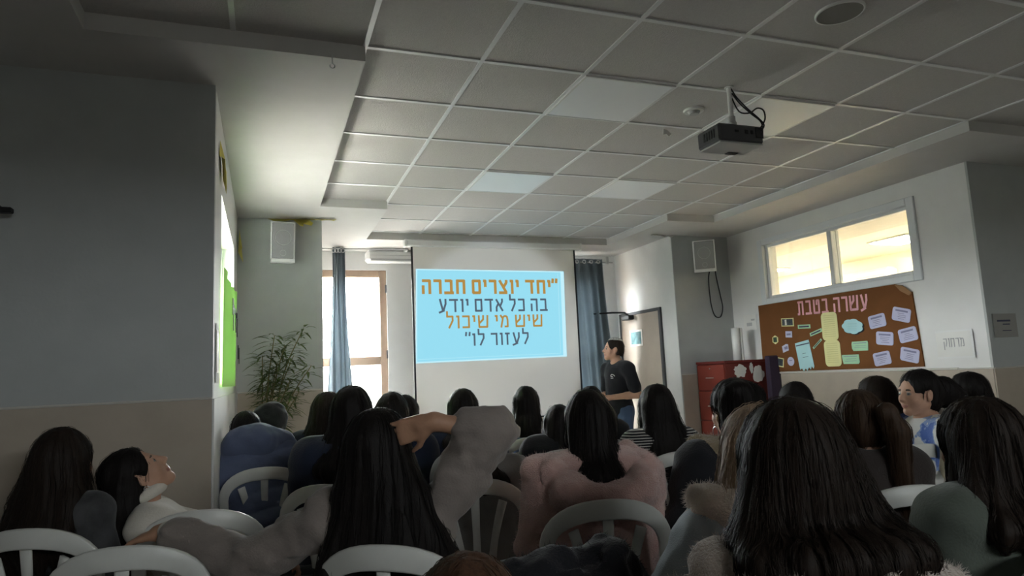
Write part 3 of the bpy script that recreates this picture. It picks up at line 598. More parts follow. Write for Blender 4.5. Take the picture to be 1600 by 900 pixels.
# papers on the wall to the right of the board
r = pin('paper_sign', 4.01, 1.45, [(-.155, -.105), (.155, -.105), (.155, .105), (-.155, .105)], 0, M_paper, 'white handwritten sign taped beside the brown notice board', 'sign', x=XR, gap=.012)
text_mesh('handwriting', '\u05de\u05e8\u05d7\u05d5\u05e7', mat('pencil_grey', (.35, .35, .36), .8), Matrix.Translation((-.0165, 0, .015)) @ Matrix(((0, 0, -1, 0), (-1, 0, 0, 0), (0, 1, 0, 0), (0, 0, 0, 1))), .18, .075, .09, parent=r)
b = MB(); b.box(-.0158, -.011, -.165, -.150, -.115, .115); b.box(-.0158, -.011, -.15, .16, -.116, -.102); b.box(-.0158, -.011, -.15, .16, .102, .116); b.build('plastic_sleeve', M_wpaint, r)
r = empty('wall_notice', (5.565, 3.714, 1.578)); MB().box(-.135, .135, -.004, 0, -.095, .095).build('sheet', mat('grey_paper', (.30, .29, .27), .8, .1), r)
b = MB(); b.box(-.09, .06, -.006, -.003, .03, .045); b.box(-.03, .05, -.006, -.003, .005, .014); b.box(-.04, .06, -.006, -.003, -.045, -.038); b.build('printed_lines', M_ink, r)
tag(r, 'printed notice on the dark wall around the corner from the handwritten sign', 'notice')
r = empty('wall_paper', (XR-.004, 6.49, 1.84)); MB().box(-.003, 0, -.11, .11, -.09, .09).build('sheet', M_paper, r); b = MB(); b.box(-.005, -.002, -.03, .06, -.04, .0); b.box(-.005, -.002, -.08, -.02, .02, .04); b.build('scribble', M_grey, r)
tag(r, 'white paper with scribbles on the wall above the rolled paper', 'paper')

# ------------------------------------------------------------------ red cabinet, roll, purple pad
c = empty('red_cabinet', (5.075, 6.515, 0)); W2, D2, HC_ = .294, .255, 1.405
MB().box(-W2+.012, W2, -D2, D2, .06, HC_-.03, bev=.003).build('carcass', M_redshade, c)
MB().box(-W2-.01, W2+.006, -D2-.012, D2+.006, HC_-.03, HC_, bev=.006).build('top_board', M_redshade, c)
MB().box(-W2+.03, W2-.01, -D2+.02, D2-.01, 0, .06).build('plinth', M_black, c)
for k, (z0, z1) in enumerate(((1.075, 1.365), (.74, 1.065), (.41, .73), (.075, .40))):
    dr = MB().box(-W2-.008, -W2+.012, -D2+.008, D2-.008, z0, z1, bev=.004).build('drawer', M_red, c)
    zz = (z0+z1)/2; b = MB(); b.tube([(-W2-.008, -.055, zz), (-W2-.034, -.05, zz), (-W2-.034, .05, zz), (-W2-.008, .055, zz)], .006, 8); b.build('handle', M_steel, dr)
    b = MB(); b.cyl((0, 0, 0), .009, .006, 12, M=Matrix.Translation((-W2-.008, .0, z1-.04)) @ Matrix.Rotation(-PI/2, 4, 'Y')); b.build('lock', M_steel, dr)
tag(c, 'tall dark red drawer cabinet in the corner below the angled speaker', 'cabinet')
def jag(w, h, seed, n=26):
    g = random.Random(seed); out = []
    for k in range(n):
        a = 2*PI*k/n; q = 1 + g.uniform(-.2, .12); out.append((w*q*math.cos(a), h*q*math.sin(a)))
    return out
for (x, z, w_, h_, sd, lb) in ((4.985, 1.285, .085, .075, 1, 'torn white paper patch on the red cabinet side, nearer the drawers'), (5.23, 1.24, .075, .10, 2, 'torn white paper patch on the red cabinet side, next to the purple pad'), (5.14, 1.315, .026, .06, 9, 'small torn paper strip between the two patches on the red cabinet')):
    b = MB(); b.prism([(x+u, z+v) for u, v in jag(w_, h_, sd)], 6.254, 6.259); o = b.build('paper_patch', M_paper); tag(o, lb, 'paper', 'torn paper on the red cabinet')
r = empty('paper_roll', (5.12, 6.45, 1.405)); 
M_roll = mat('glossy_white_film', (.75, .75, .73), .2, .5)
b = MB(); n = 28
for q, nm in ((.05, 0),): b.tube([(0, 0, 0), (0, 0, .37)], .05, n)
b.build('outer_wrap', M_roll, r, True); MB().tube([(0, 0, .36), (0, 0, .378)], .02, 16).build('core', M_grey, r)
b = MB(); b.box(.035, .06, -.05, -.03, 0, .37, bev=.004); b.build('loose_edge', M_roll, r); tag(r, 'upright glossy white roll standing on the red cabinet', 'roll')
r = empty('purple_pad', (5.31, 6.10, 0)); b = MB()
Mx = Matrix.Rotation(math.radians(-6), 4, 'Y')
vs = [(-.075, -.03), (.07, -.03), (.07, .03), (-.075, .03)]
b.box(-.09, .06, -.035, .035, .012, 1.44, M=Matrix.Rotation(math.radians(0), 4, 'Y'), bev=.015)
b.build('pad', M_purple, r); b = MB(); b.box(.052, .066, -.037, .037, .02, 1.43, bev=.004); b.build('edge_binding', M_black, r)
tag(r, 'dark purple upright pad leaning between the red cabinet and the notice board', 'pad')

# ------------------------------------------------------------------ bamboo plant
def bamboo(loc, label):
    r = empty('potted_bamboo', loc); g = random.Random(11)
    b = MB(); n = 24; vs = []; fs = []
    prof = [(.0, 0), (.11, 0), (.14, .26), (.15, .28), (.135, .28), (.125, .25), (0, .25)]
    for q, z in prof: vs += [(q*math.cos(2*PI*i/n), q*math.sin(2*PI*i/n), z) for i in range(n)]
    for k in range(len(prof)-1):
        for i in range(n): fs.append((k*n+i, k*n+(i+1) % n, (k+1)*n+(i+1) % n, (k+1)*n+i))
    b.add(vs, fs); b.build('pot', M_pot, r, True)
    st = MB(); lf = MB()
    tips = [(.34, -.02, 1.85), (.10, .05, 1.80), (.40, -.10, 1.52), (.0, .0, 1.62), (.18, -.12, 1.70), (.26, .06, 1.62), (.05, -.15, 1.45), (.22, -.15, 1.40), (.12, -.05, 1.55), (.30, -.05, 1.30)]
    for tp in tips:
        P = spline([(g.uniform(-.05, .05), g.uniform(-.05, .05), .2), (tp[0]*.2, tp[1]*.3, tp[2]*.45), (tp[0]*.5, tp[1]*.7, tp[2]*.78), tp], 30)
        st.tube(P, [.008*(1-.8*i/len(P)) + .0015 for i in range(len(P))], 6)
        for i, p in enumerate(P):
            if i < 10: continue
            for q in range(4):
                az = g.uniform(0, 2*PI); d = Vector((math.cos(az), math.sin(az), g.uniform(-.3, .6))).normalized()
                L = g.uniform(.09, .17); wd = g.uniform(.008, .013); side = d.cross(Vector((0, 0, 1))).normalized()
                tw = p + d*.03; dr = Vector((0, 0, -1))
                m = [tw + d*(L*t) + dr*(L*.35*t*t) for t in (0, .3, .65, 1)]
                nn = side.cross(d)*.0012
                lf.add([m[0], m[1]+side*wd+nn, m[1]-side*wd+nn, m[2]+side*wd*.8+nn, m[2]-side*wd*.8+nn, m[3], m[1]-nn*2, m[2]-nn*2], [(0, 6, 1), (0, 2, 6), (1, 6, 7, 3), (6, 2, 4, 7), (3, 7, 5), (7, 4, 5)])
                if g.random() < .4: st.tube([p, tw], .0015, 4)
    st.build('canes', M_stem, r, True); lf.build('foliage', M_leaf, r)
    return tag(r, label, 'plant')
bamboo((-.02, 6.25, 0), 'bushy green bamboo plant in the corner below the left wall speaker')
# ------------------------------------------------------------------ signed-distance modelling (bodies, clothes, hair as continuous surfaces)
_RT = np.random.RandomState(5).rand(32, 32, 32).astype(np.float32)
def vnoise(p):
    p = np.asarray(p, np.float32); i = np.floor(p).astype(np.int32); f = p - i; f = f*f*(3-2*f); i &= 31; j = (i+1) & 31
    a = lambda x, y, z: _RT[x, y, z]
    x0, y0, z0 = i.T; x1, y1, z1 = j.T; fx, fy, fz = f.T
    l = lambda u, v, t: u + (v-u)*t
    return l(l(l(a(x0, y0, z0), a(x1, y0, z0), fx), l(a(x0, y1, z0), a(x1, y1, z0), fx), fy), l(l(a(x0, y0, z1), a(x1, y0, z1), fx), l(a(x0, y1, z1), a(x1, y1, z1), fx), fy), fz)*2 - 1
V3 = lambda *a: np.array(a, np.float64)
def rotm(yaw=0, pitch=0, roll=0):
    """degrees; yaw about z, pitch about x (positive tips the face up), roll about y (positive leans to the right)"""
    return np.array((Matrix.Rotation(math.radians(yaw), 3, 'Z') @ Matrix.Rotation(math.radians(pitch), 3, 'X') @ Matrix.Rotation(math.radians(roll), 3, 'Y')))
class Field:
    def __init__(s, lo, hi, h):
        s.h = h; s.lo = np.array(lo, float); n = np.ceil((np.array(hi, float)-s.lo)/h).astype(int)+1
        s.ax = [(s.lo[k] + h*np.arange(n[k])).astype(np.float32) for k in range(3)]; s.D = np.full(n, .12, np.float32)
    def put(s, fn, lo, hi, k, mode):
        pad = k + 2.5*s.h + .01; sl = []
        for a in range(3):
            i0 = max(0, int((lo[a]-pad-s.lo[a])/s.h)); i1 = min(len(s.ax[a]), int((hi[a]+pad-s.lo[a])/s.h)+2)
            if i1 <= i0: return s
            sl.append(slice(i0, i1))
        sl = tuple(sl); X = s.ax[0][sl[0]][:, None, None]; Y = s.ax[1][sl[1]][None, :, None]; Z = s.ax[2][sl[2]][None, None, :]
        d = fn(X, Y, Z); c = s.D[sl]
        if mode == 0:
            t = np.clip(.5 + .5*(c-d)/k, 0, 1); s.D[sl] = c + (d-c)*t - k*t*(1-t)
        else:
            d = -d; t = np.clip(.5 - .5*(c-d)/k, 0, 1); s.D[sl] = c + (d-c)*t + k*t*(1-t)
        return s
    def cap(s, a, b, ra, rb=None, k=.02, mode=0):
        rb = ra if rb is None else rb; a = np.array(a, float); b = np.array(b, float); d = b-a; L = max(float(d@d), 1e-9)
        def fn(X, Y, Z):
            px, py, pz = X-np.float32(a[0]), Y-np.float32(a[1]), Z-np.float32(a[2])
            t = np.clip((px*np.float32(d[0]) + py*np.float32(d[1]) + pz*np.float32(d[2]))/np.float32(L), 0, 1)
            q = np.sqrt((px-t*np.float32(d[0]))**2 + (py-t*np.float32(d[1]))**2 + (pz-t*np.float32(d[2]))**2)
            return q - (np.float32(ra) + np.float32(rb-ra)*t)
        r = max(ra, rb); return s.put(fn, np.minimum(a, b)-r, np.maximum(a, b)+r, k, mode)
    def ell(s, c, r, k=.02, R=None, mode=0):
        c = np.array(c, float); r = np.array(r, float); R = np.eye(3) if R is None else R
        def fn(X, Y, Z):
            px, py, pz = X-np.float32(c[0]), Y-np.float32(c[1]), Z-np.float32(c[2]); q = []
            for i in range(3): q.append(px*np.float32(R[0, i]) + py*np.float32(R[1, i]) + pz*np.float32(R[2, i]))
            k0 = np.sqrt(sum((q[i]/np.float32(r[i]))**2 for i in range(3))); k1 = np.sqrt(sum((q[i]/np.float32(r[i]**2))**2 for i in range(3)))
            return k0*(k0-1)/np.maximum(k1, 1e-6)
        e = np.abs(R) @ r; return s.put(fn, c-e, c+e, k, mode)
    def chain(s, pts, rs, k=.02):
        for i in range(len(pts)-1): s.cap(pts[i], pts[i+1], rs[i], rs[i+1], k)
        return s
    def disp(s, fn, band=.03):
        I = np.argwhere(np.abs(s.D) < band); P = s.lo + I*s.h
        s.D[tuple(I.T)] += fn(P).astype(np.float32); return s
    def mesh(s):
        D = s.D; D[0] = D[-1] = .1; D[:, 0] = D[:, -1] = .1; D[:, :, 0] = D[:, :, -1] = .1
        S = D < 0; n = S.shape
        c = sum(S[i:n[0]-1+i, j:n[1]-1+j, k:n[2]-1+k].astype(np.int8) for i in (0, 1) for j in (0, 1) for k in (0, 1))
        A = np.argwhere((c > 0) & (c < 8))
        if not len(A): return np.zeros((0, 3)), np.zeros((0, 4), int)
        idx = np.full((n[0]-1, n[1]-1, n[2]-1), -1, np.int32); idx[tuple(A.T)] = np.arange(len(A))
        acc = np.zeros((len(A), 3)); cnt = np.zeros(len(A))
        cr = [(i, j, k) for i in (0, 1) for j in (0, 1) for k in (0, 1)]; val = {q: D[A[:, 0]+q[0], A[:, 1]+q[1], A[:, 2]+q[2]] for q in cr}
        for q in cr:
            for a in range(3):
                if q[a]: continue
                e = list(q); e[a] = 1; e = tuple(e); v0, v1 = val[q], val[e]; m = (v0 < 0) != (v1 < 0)
                t = np.where(m, v0/np.where(m, v0-v1, 1), 0); p = np.tile(np.array(q, float), (len(A), 1)); p[:, a] += t
                acc += p*m[:, None]; cnt += m
        V = s.lo + (A + acc/cnt[:, None])*s.h; Q = []
        for a in range(3):
            b, c2 = (a+1) % 3, (a+2) % 3; sl0 = [slice(None)]*3; sl1 = [slice(None)]*3; sl0[a] = slice(0, -1); sl1[a] = slice(1, None)
            s0, s1 = S[tuple(sl0)], S[tuple(sl1)]
            for flip, m in ((False, s0 & ~s1), (True, ~s0 & s1)):
                E = np.argwhere(m); E = E[(E[:, b] > 0) & (E[:, c2] > 0) & (E[:, b] < n[b]-1) & (E[:, c2] < n[c2]-1)]
                if not len(E): continue
                o = np.zeros(3, int); f = []
                for db, dc in ((1, 1), (0, 1), (0, 0), (1, 0)):
                    g = E.copy(); g[:, b] -= db; g[:, c2] -= dc; f.append(idx[tuple(g.T)])
                f = np.stack(f, 1); Q.append(f[:, ::-1] if flip else f)
        return V, np.concatenate(Q)
    def grad(s, P):
        I = np.clip(np.rint((P-s.lo)/s.h).astype(int), 1, np.array(s.D.shape)-2); g = np.zeros_like(P)
        for a in range(3):
            u = I.copy(); u[:, a] += 1; v = I.copy(); v[:, a] -= 1; g[:, a] = s.D[tuple(u.T)] - s.D[tuple(v.T)]
        return g/np.maximum(np.linalg.norm(g, axis=1, keepdims=True), 1e-6), s.D[tuple(I.T)]
def smoothed(V, Q, it=2):
    for _ in range(it):
        acc = np.zeros_like(V); cnt = np.zeros(len(V))
        for i in range(4):
            a, b = Q[:, i], Q[:, (i+1) % 4]
            for c in range(3): acc[:, c] += np.bincount(a, V[b, c], len(V)) + np.bincount(b, V[a, c], len(V))
            cnt += np.bincount(a, minlength=len(V)) + np.bincount(b, minlength=len(V))
        V = .4*V + .6*acc/np.maximum(cnt, 1)[:, None]
    return V

# ------------------------------------------------------------------ materials for people
M_skin = mat('light_skin', (.50, .29, .20), .5, .35, .08, 120, .06, 30)
M_skin2 = mat('olive_skin', (.40, .22, .14), .5, .35, .08, 120, .06, 30)
M_lip = mat('lip_skin', (.40, .18, .145), .4, .4)
M_eye = mat('eye_white', (.26, .25, .24), .25, .5)
M_iris = mat('dark_iris', (.02, .012, .008), .1, .5)
M_brow = mat('dark_brow', (.07, .045, .032), .7, .2)
def hair_mat(name, c, ro=.55): return mat(name, c, ro, .16, .25, 60, .35, 20, stretch=(9, 9, 1))
H_black = hair_mat('black_hair', (.009, .007, .0065)); H_dark = hair_mat('dark_brown_hair', (.017, .011, .008)); H_brown = hair_mat('brown_hair', (.045, .026, .016)); H_blond = hair_mat('dark_blond_hair', (.27, .185, .12)); H_auburn = hair_mat('auburn_brown_hair', (.07, .034, .02))
def cloth(name, c, bs=140, bump=.25, var=.08, sheen=.2): return mat(name, c, .9, .15, bump, bs, var, 12, sheen=sheen)
C_black = cloth('black_cloth', (.013, .013, .016)); C_navy = cloth('navy_cloth', (.018, .024, .045)); C_grey = cloth('grey_knit', (.20, .19, .185)); C_greige = cloth('greige_fleece', (.225, .19, .172)); C_white = cloth('off_white_knit', (.60, .56, .50))
C_puffer = cloth('slate_blue_nylon', (.10, .12, .195), 60, .15); C_pinkfur = cloth('dusty_pink_fur', (.58, .37, .33), 220, .7, .16, .5); C_sherpa = cloth('beige_sherpa', (.76, .64, .54), 160, .9, .18, .5); C_sherpad = cloth('taupe_sherpa', (.48, .40, .34), 160, .9, .18, .5); C_denim = cloth('light_denim', (.40, .45, .50), 300, .3, .14); C_denimd = cloth('mid_blue_denim', (.07, .11, .19), 300, .3, .15)
C_green = cloth('grey_green_fleece', (.085, .098, .082)); C_cream = cloth('cream_coat', (.50, .43, .33)); C_furtrim = cloth('tan_fur_trim', (.40, .31, .20), 200, .8, .25, .5); C_trous = cloth('dark_trousers', (.03, .03, .036)); C_shoe = mat('dark_shoe', (.04, .04, .045), .6, .3); C_brownd = cloth('dark_brown_jacket', (.035, .028, .026)); C_charcoal = cloth('charcoal_print_cloth', (.055, .055, .058), 60, .3, .5)
def pattern_cloth(name, kind):
    m = cloth(name, (.5, .5, .5)).copy(); m.name = name; nt = m.node_tree; b = nt.nodes['Principled BSDF']; tc = nt.nodes.new('ShaderNodeTexCoord'); r = nt.nodes.new('ShaderNodeValToRGB'); e = r.color_ramp.elements
    for l in list(b.inputs['Base Color'].links): nt.links.remove(l)
    if kind == 'stripe':
        wv = nt.nodes.new('ShaderNodeTexWave'); wv.bands_direction = 'Z'; wv.inputs['Scale'].default_value = 22; wv.inputs['Distortion'].default_value = .6; nt.links.new(tc.outputs['Object'], wv.inputs[0]); nt.links.new(wv.outputs[1], r.inputs[0])
        r.color_ramp.interpolation = 'CONSTANT'; e[0].color = (.015, .015, .018, 1); e[1].position = .72; e[1].color = (.5, .48, .46, 1)
    else:
        n = nt.nodes.new('ShaderNodeTexNoise'); n.inputs['Scale'].default_value = 9; n.inputs['Detail'].default_value = 3; nt.links.new(tc.outputs['Object'], n.inputs[0]); nt.links.new(n.outputs[0], r.inputs[0])
        r.color_ramp.interpolation = 'CONSTANT'; e[0].color = (.06, .12, .36, 1); e[1].position = .42; e[1].color = (.20, .28, .50, 1); q = e.new(.47); q.color = (.60, .60, .58, 1)
    nt.links.new(r.outputs[0], b.inputs['Base Color']); return m
C_stripe = pattern_cloth('black_white_striped_knit', 'stripe'); C_print = pattern_cloth('blue_floral_print', 'print')

# ------------------------------------------------------------------ body building blocks (person faces +y, feet on z = 0)
def head_prims(f, c, R, s):
    L = lambda x, y, z: c + R @ (V3(x, y, z)*s); q = lambda *a: np.array(a)*s
    f.ell(L(0, -.012, .028), q(.073, .094, .087), .02, R); f.ell(L(0, .028, -.03), q(.060, .064, .078), .025*s, R)
    f.cap(L(-.05, -.005, -.055), L(0, .062, -.097), .02*s, .017*s, .02); f.cap(L(.05, -.005, -.055), L(0, .062, -.097), .02*s, .017*s, .02)
    f.ell(L(0, .070, -.094), q(.021, .018, .017), .014, R)
    f.ell(L(-.040, .055, -.032), q(.024, .024, .026), .02, R); f.ell(L(.040, .055, -.032), q(.024, .024, .026), .02, R)
    f.cap(L(-.036, .070, .018), L(.036, .070, .018), .014*s, None, .014)
    for x in (-.031, .031): f.ell(L(x, .094, -.003), q(.017, .014, .011), .009, R, 1)
    for x in (-.031, .031): f.ell(L(x, .0745, -.003), q(.013, .0125, .0115), .003, R)
    f.cap(L(0, .084, .010), L(0, .107, -.032), .0085*s, .0115*s, .010)
    for x in (-.011, .011): f.ell(L(x, .097, -.038), q(.0085, .010, .0075), .006, R)
    f.ell(L(0, .086, -.050), q(.017, .010, .014), .010, R)
    f.ell(L(0, .0885, -.0625), q(.022, .0085, .0055), .005, R); f.ell(L(0, .0865, -.0720), q(.018, .0085, .0060), .005, R); f.cap(L(-.02, .098, -.0675), L(.02, .098, -.0675), .0022*s, None, .004, 1)
    for x in (-1, 1):
        f.ell(L(x*.074, -.008, -.008), q(.010, .020, .032), .006, R @ rotm(x*-18)); f.ell(L(x*.083, .000, -.006), q(.006, .010, .017), .005, R, 1); f.ell(L(x*.074, .0, -.033), q(.007, .009, .011), .006, R)
def face_mats(V, Q, c, R, s):
    P = V[Q].mean(1); L = ((P - c) @ R)/s; mi = np.zeros(len(Q), int)
    x, y, z = np.abs(L[:, 0]), L[:, 1], L[:, 2]
    mi[(x < .021) & (y > .080) & (np.abs(z+.0672) < .0095*(1.15-x/.03))] = 1
    e = (x-.031)**2 + ((z+.003)*1.5)**2; mi[(e < .0125**2) & (y > .06)] = 2; mi[(e < .0078**2) & (y > .06)] = 3
    mi[(np.abs(x-.031) < .015) & (np.abs(z-.0175+.10*np.abs(x-.030)) < .0034) & (y > .06)] = 4
    return mi
def hand_prims(f, w, d, n, side, curl=35, s=1.0, spread=1.0):
    """w wrist, d towards the knuckles, n out of the palm, side +1 when the thumb lies along cross(d, n)"""
    d = np.array(d, float); d /= np.linalg.norm(d); n = np.array(n, float); n -= d*(n@d); n /= np.linalg.norm(n); t = np.cross(d, n)*side; k = .008*s
    f.cap(w - d*.02, w + d*.02, .026*s, .028*s, .02)
    for i in range(4):
        o = (.030 - .0195*i)*s; kn = w + d*((.088, .092, .088, .080)[i])*s + t*o*spread
        f.cap(w + d*.018*s + t*o*.75, kn, .0145*s, .0115*s, .012); p = kn; a = math.radians(curl*.45)
        for j, L in enumerate((.043, .027, .021)):
            q = d*math.cos(a) + n*math.sin(a) + t*(.06*(1.5-i))*(spread if j == 0 else .5); nx = p + q*L*s*(.92, 1.03, .97, .78)[i]
            f.cap(p, nx, (.0092, .0083, .0075)[j]*s, (.0083, .0075, .0062)[j]*s, .003); p = nx; a += math.radians(curl)
    b = w + d*.022*s + t*.026*s; m = b + (t*.72 + d*.62 + n*.35)*.042*s; e = m + (t*.35 + d*.85 + n*.45)*.032*s
    f.cap(w + d*.01, b, .018*s, .015*s, .012); f.cap(b, m, .0135*s, .0105*s, .008); f.cap(m, e, .0100*s, .0075*s, .003)

class Pose: pass
def seated(top, yaw, lean=(0, 0), head=(0, 0, 0), sc=None, pel=.55, hs=1.0, twist=0):
    """joints of a seated person whose crown is at `top` (world); lean = (forward, to the right) in degrees"""
    p = Pose(); p.yaw = yaw; p.hs = hs; p.stand = False
    p.Rt = rotm(twist, -lean[0], lean[1]); p.Rh = rotm(head[0], head[1], head[2])
    off = p.Rt @ V3(0, -.015, .475) + rotm(0, -lean[0]*.5, lean[1]*.5) @ V3(0, .03, .125)*hs      # pelvis -> head centre
    hz = top[2] - .128*hs; s = (hz - pel)/off[2] if sc is None else sc
    p.s = s; p.pel = V3(0, 0, hz - off[2]*s if sc else pel); p.hc = p.pel + off*s
    r = np.array(Matrix.Rotation(yaw, 3, 'Z')); wh = r @ p.hc; p.root = (top[0]-wh[0], top[1]-wh[1])
    p.neck = p.pel + p.Rt @ V3(0, -.02, .46)*s
    p.T = lambda x, y, z: p.pel + p.Rt @ (V3(x, y, z)*s)
    p.toL = lambda w: r.T @ (V3(*w) - V3(p.root[0], p.root[1], 0))
    p.sh = {1: p.T(.165, -.015, .405), -1: p.T(-.165, -.015, .405)}
    p.el = {k: p.sh[k] + V3(k*.05, .04, -.25) for k in (1, -1)}
    p.wr = {k: V3(k*.075, .27, .66) for k in (1, -1)}
    p.hd = {k: (V3(-k*.35, .9, -.25), V3(-k*.3, 0, -1)) for k in (1, -1)}
    p.kn = {k: V3(k*.10, .43, .50) for k in (1, -1)}; p.an = {k: V3(k*.11, .42, .085) for k in (1, -1)}; p.hip = {k: p.pel + V3(k*.085, .02, -.02) for k in (1, -1)}
    p.curl = 38; p.slv = {1: .97, -1: .97}
    return p
def body(p, h, skin, face=True):
    allp = [p.hc-.16, p.hc+.16, p.pel-.2, p.pel+.2]
    for k in (1, -1): allp += [p.sh[k]-.1, p.sh[k]+.1, p.el[k]-.08, p.el[k]+.08, p.wr[k]-.21, p.wr[k]+.21, p.kn[k]-.12, p.kn[k]+.12, p.an[k]-V3(.1, .1, .1), p.an[k]+V3(.1, .22, .1)]
    lo, hi = np.min(allp, 0), np.max(allp, 0); lo[2] = max(lo[2], .004-h*2); p.lo, p.hi = lo, hi
    f = Field(lo, hi, h); s = p.s; T = p.T; q = lambda *a: np.array(a)*s
    f.ell(T(0, 0, 0), q(.150, .115, .10), .04, p.Rt); f.ell(T(0, -.005, .15), q(.118, .088, .15), .05, p.Rt); f.ell(T(0, -.01, .31), q(.135, .092, .14), .05, p.Rt)
    f.cap(T(-.125, -.018, .405), T(.125, -.018, .405), .05*s, None, .05)
    nb = p.hc + p.Rh @ V3(0, -.025, -.075)*p.hs; f.cap(p.neck - p.Rt @ V3(0, 0, .02), nb, .054*s, .050*p.hs, .03)
    for k in (1, -1):
        f.cap(p.neck, p.sh[k], .042*s, .04*s, .04); f.chain([p.sh[k], p.el[k], p.wr[k]], [.046*s, .036*s, .025*s], .015); f.cap(p.el[k], p.el[k]+(p.wr[k]-p.el[k])*.35, .036*s, .034*s, .02)
        hand_prims(f, p.wr[k]+np.array(p.hd[k][0])/np.linalg.norm(p.hd[k][0])*.015, p.hd[k][0], p.hd[k][1], k, p.curl, .97)
        f.chain([p.hip[k], p.kn[k], p.an[k]], [.082, .055, .035], .03); f.cap(p.kn[k]+(p.an[k]-p.kn[k])*.1, p.kn[k]+(p.an[k]-p.kn[k])*.5, .052, .046, .03)
        ft = V3(0, 1, 0); f.cap(p.an[k]+V3(0, -.03, -.04), p.an[k]+ft*.13+V3(0, 0, -.055), .032, .024, .02)
    head_prims(f, p.hc, p.Rh, p.hs); V, Q = f.mesh(); V = smoothed(V, Q, 1)
    mi = face_mats(V, Q, p.hc, p.Rh, p.hs) if face else None
    o = npmesh('person', V, Q, [skin, M_lip, M_eye, M_iris, M_brow] if face else skin, mi); o.location = (p.root[0], p.root[1], 0); o.rotation_euler = (0, 0, p.yaw); return o
def fuzz(V, Q, N, n, L, rad, seed, droop=.3):
    """short fibres standing on a surface: returns extra vertices and triangles"""
    g = np.random.RandomState(seed); A = V[Q]; nr = np.cross(A[:, 2]-A[:, 0], A[:, 3]-A[:, 1]); nr /= np.maximum(np.linalg.norm(nr, axis=1, keepdims=True), 1e-9)
    i = g.randint(0, len(Q), n); w_ = g.dirichlet((1, 1, 1, 1), n); P = (A[i]*w_[:, :, None]).sum(1); d = nr[i] + g.normal(0, .45, (n, 3)); d[:, 2] -= droop; d /= np.linalg.norm(d, axis=1, keepdims=True)
    a = np.cross(d, g.normal(0, 1, (n, 3))); a /= np.maximum(np.linalg.norm(a, axis=1, keepdims=True), 1e-6); b = np.cross(d, a); l = L*(.5+g.rand(n, 1))
    base = P - nr[i]*.003; W = np.stack([base+a*rad, base-a*rad*.5+b*rad*.87, base-a*rad*.5-b*rad*.87, P+d*l], 1).reshape(-1, 3); o = np.arange(n)[:, None]*4
    T = np.concatenate([o+[0, 1, 3], o+[1, 2, 3], o+[2, 0, 3]]); return W, T
def garment(p, name, m, parent, h=.009, e=.018, sleeve=1.0, puff=0, hem=-.10, fold=.007, fur=0, collar=None, hood=None, seed=0, wide=1.0, armr=1.0, neckcut=.062, cuff=.0, fs=7, big=None):
    f = Field(p.lo-.09, p.hi+.09, h); s = p.s; T = p.T; q = lambda *a: np.array(a)*s + e; W = wide
    f.ell(T(0, 0, .0), q(.155*W, .12, .12), .05, p.Rt); f.ell(T(0, -.005, .15), q(.135*W, .098, .16), .06, p.Rt); f.ell(T(0, -.01, .31), q(.142*W, .098, .14), .05, p.Rt)
    f.cap(T(-.13*W, -.018, .40), T(.13*W, -.018, .40), .055*s+e, None, .05)
    for k in (1, -1):
        f.cap(p.neck+p.Rt @ V3(k*.03, -.01, -.02), p.sh[k], .038*s+e, .05*s+e, .04)
        end = p.el[k] + (p.wr[k]-p.el[k])*p.slv[k]
        if sleeve >= 1: f.chain([p.sh[k], p.el[k], end], [(.056*s+e)*armr, (.046*s+e)*armr, .034*s+e*.8+cuff], .03)
        else: f.cap(p.sh[k], p.sh[k]+(p.el[k]-p.sh[k])*sleeve, .056*s*armr+e, .060*s*armr+e, .03)
        if sleeve >= 1 and p.slv[k] > .9: f.cap(p.wr[k]+(p.wr[k]-p.el[k])*.06, p.wr[k]+(p.wr[k]-p.el[k])*.5, .034, .05, .004, 1)
    if big: big(f)
    nb = p.hc + p.Rh @ V3(0, -.02, -.10)*p.hs; up = p.Rt @ V3(0, 0, 1)
    if collar:
        r0, th, hh = collar; c0 = p.neck + up*.035 + p.Rt @ V3(0, .005, 0); pts = [c0 + p.Rt @ V3(r0*math.sin(a), r0*.95*math.cos(a), hh*(.4-.6*math.cos(a))*.5) for a in np.linspace(.35, 2*PI-.35, 15)]
        f.chain(pts, [th]*15, .012)
    if hood: hood(f)
    if neckcut: f.cap(p.neck + up*.055, nb+up*.03, neckcut*s, neckcut*s, .012, 1)
    if puff:
        def pf(P):
            L = (P - p.pel) @ p.Rt; u = L[:, 2]; arm = np.abs(L[:, 0]) > .19*s
            return -puff*(np.sqrt(np.abs(np.sin(PI*u/.105)))-.6)
        f.disp(pf)
    if fold:
        off = seed*7.3
        f.disp(lambda P: fold*vnoise(P*[fs, fs, fs*1.6]+off) + fold*.6*vnoise(P*[fs*2.5, fs*2.5, fs*3.2]+off+9) + (fur*vnoise(P*55+off) if fur else 0))
    V, Q = f.mesh(); V = smoothed(V, Q, 2); n0 = len(V); Tt = None
    if fur:
        Wv, Tt = fuzz(V, Q, None, int(fur*1.6e6), .011, .0011, seed+1); V = np.concatenate([V, Wv]); Tt = Tt + n0
    return npmesh(name, V, Q, m, None, parent, Tt)
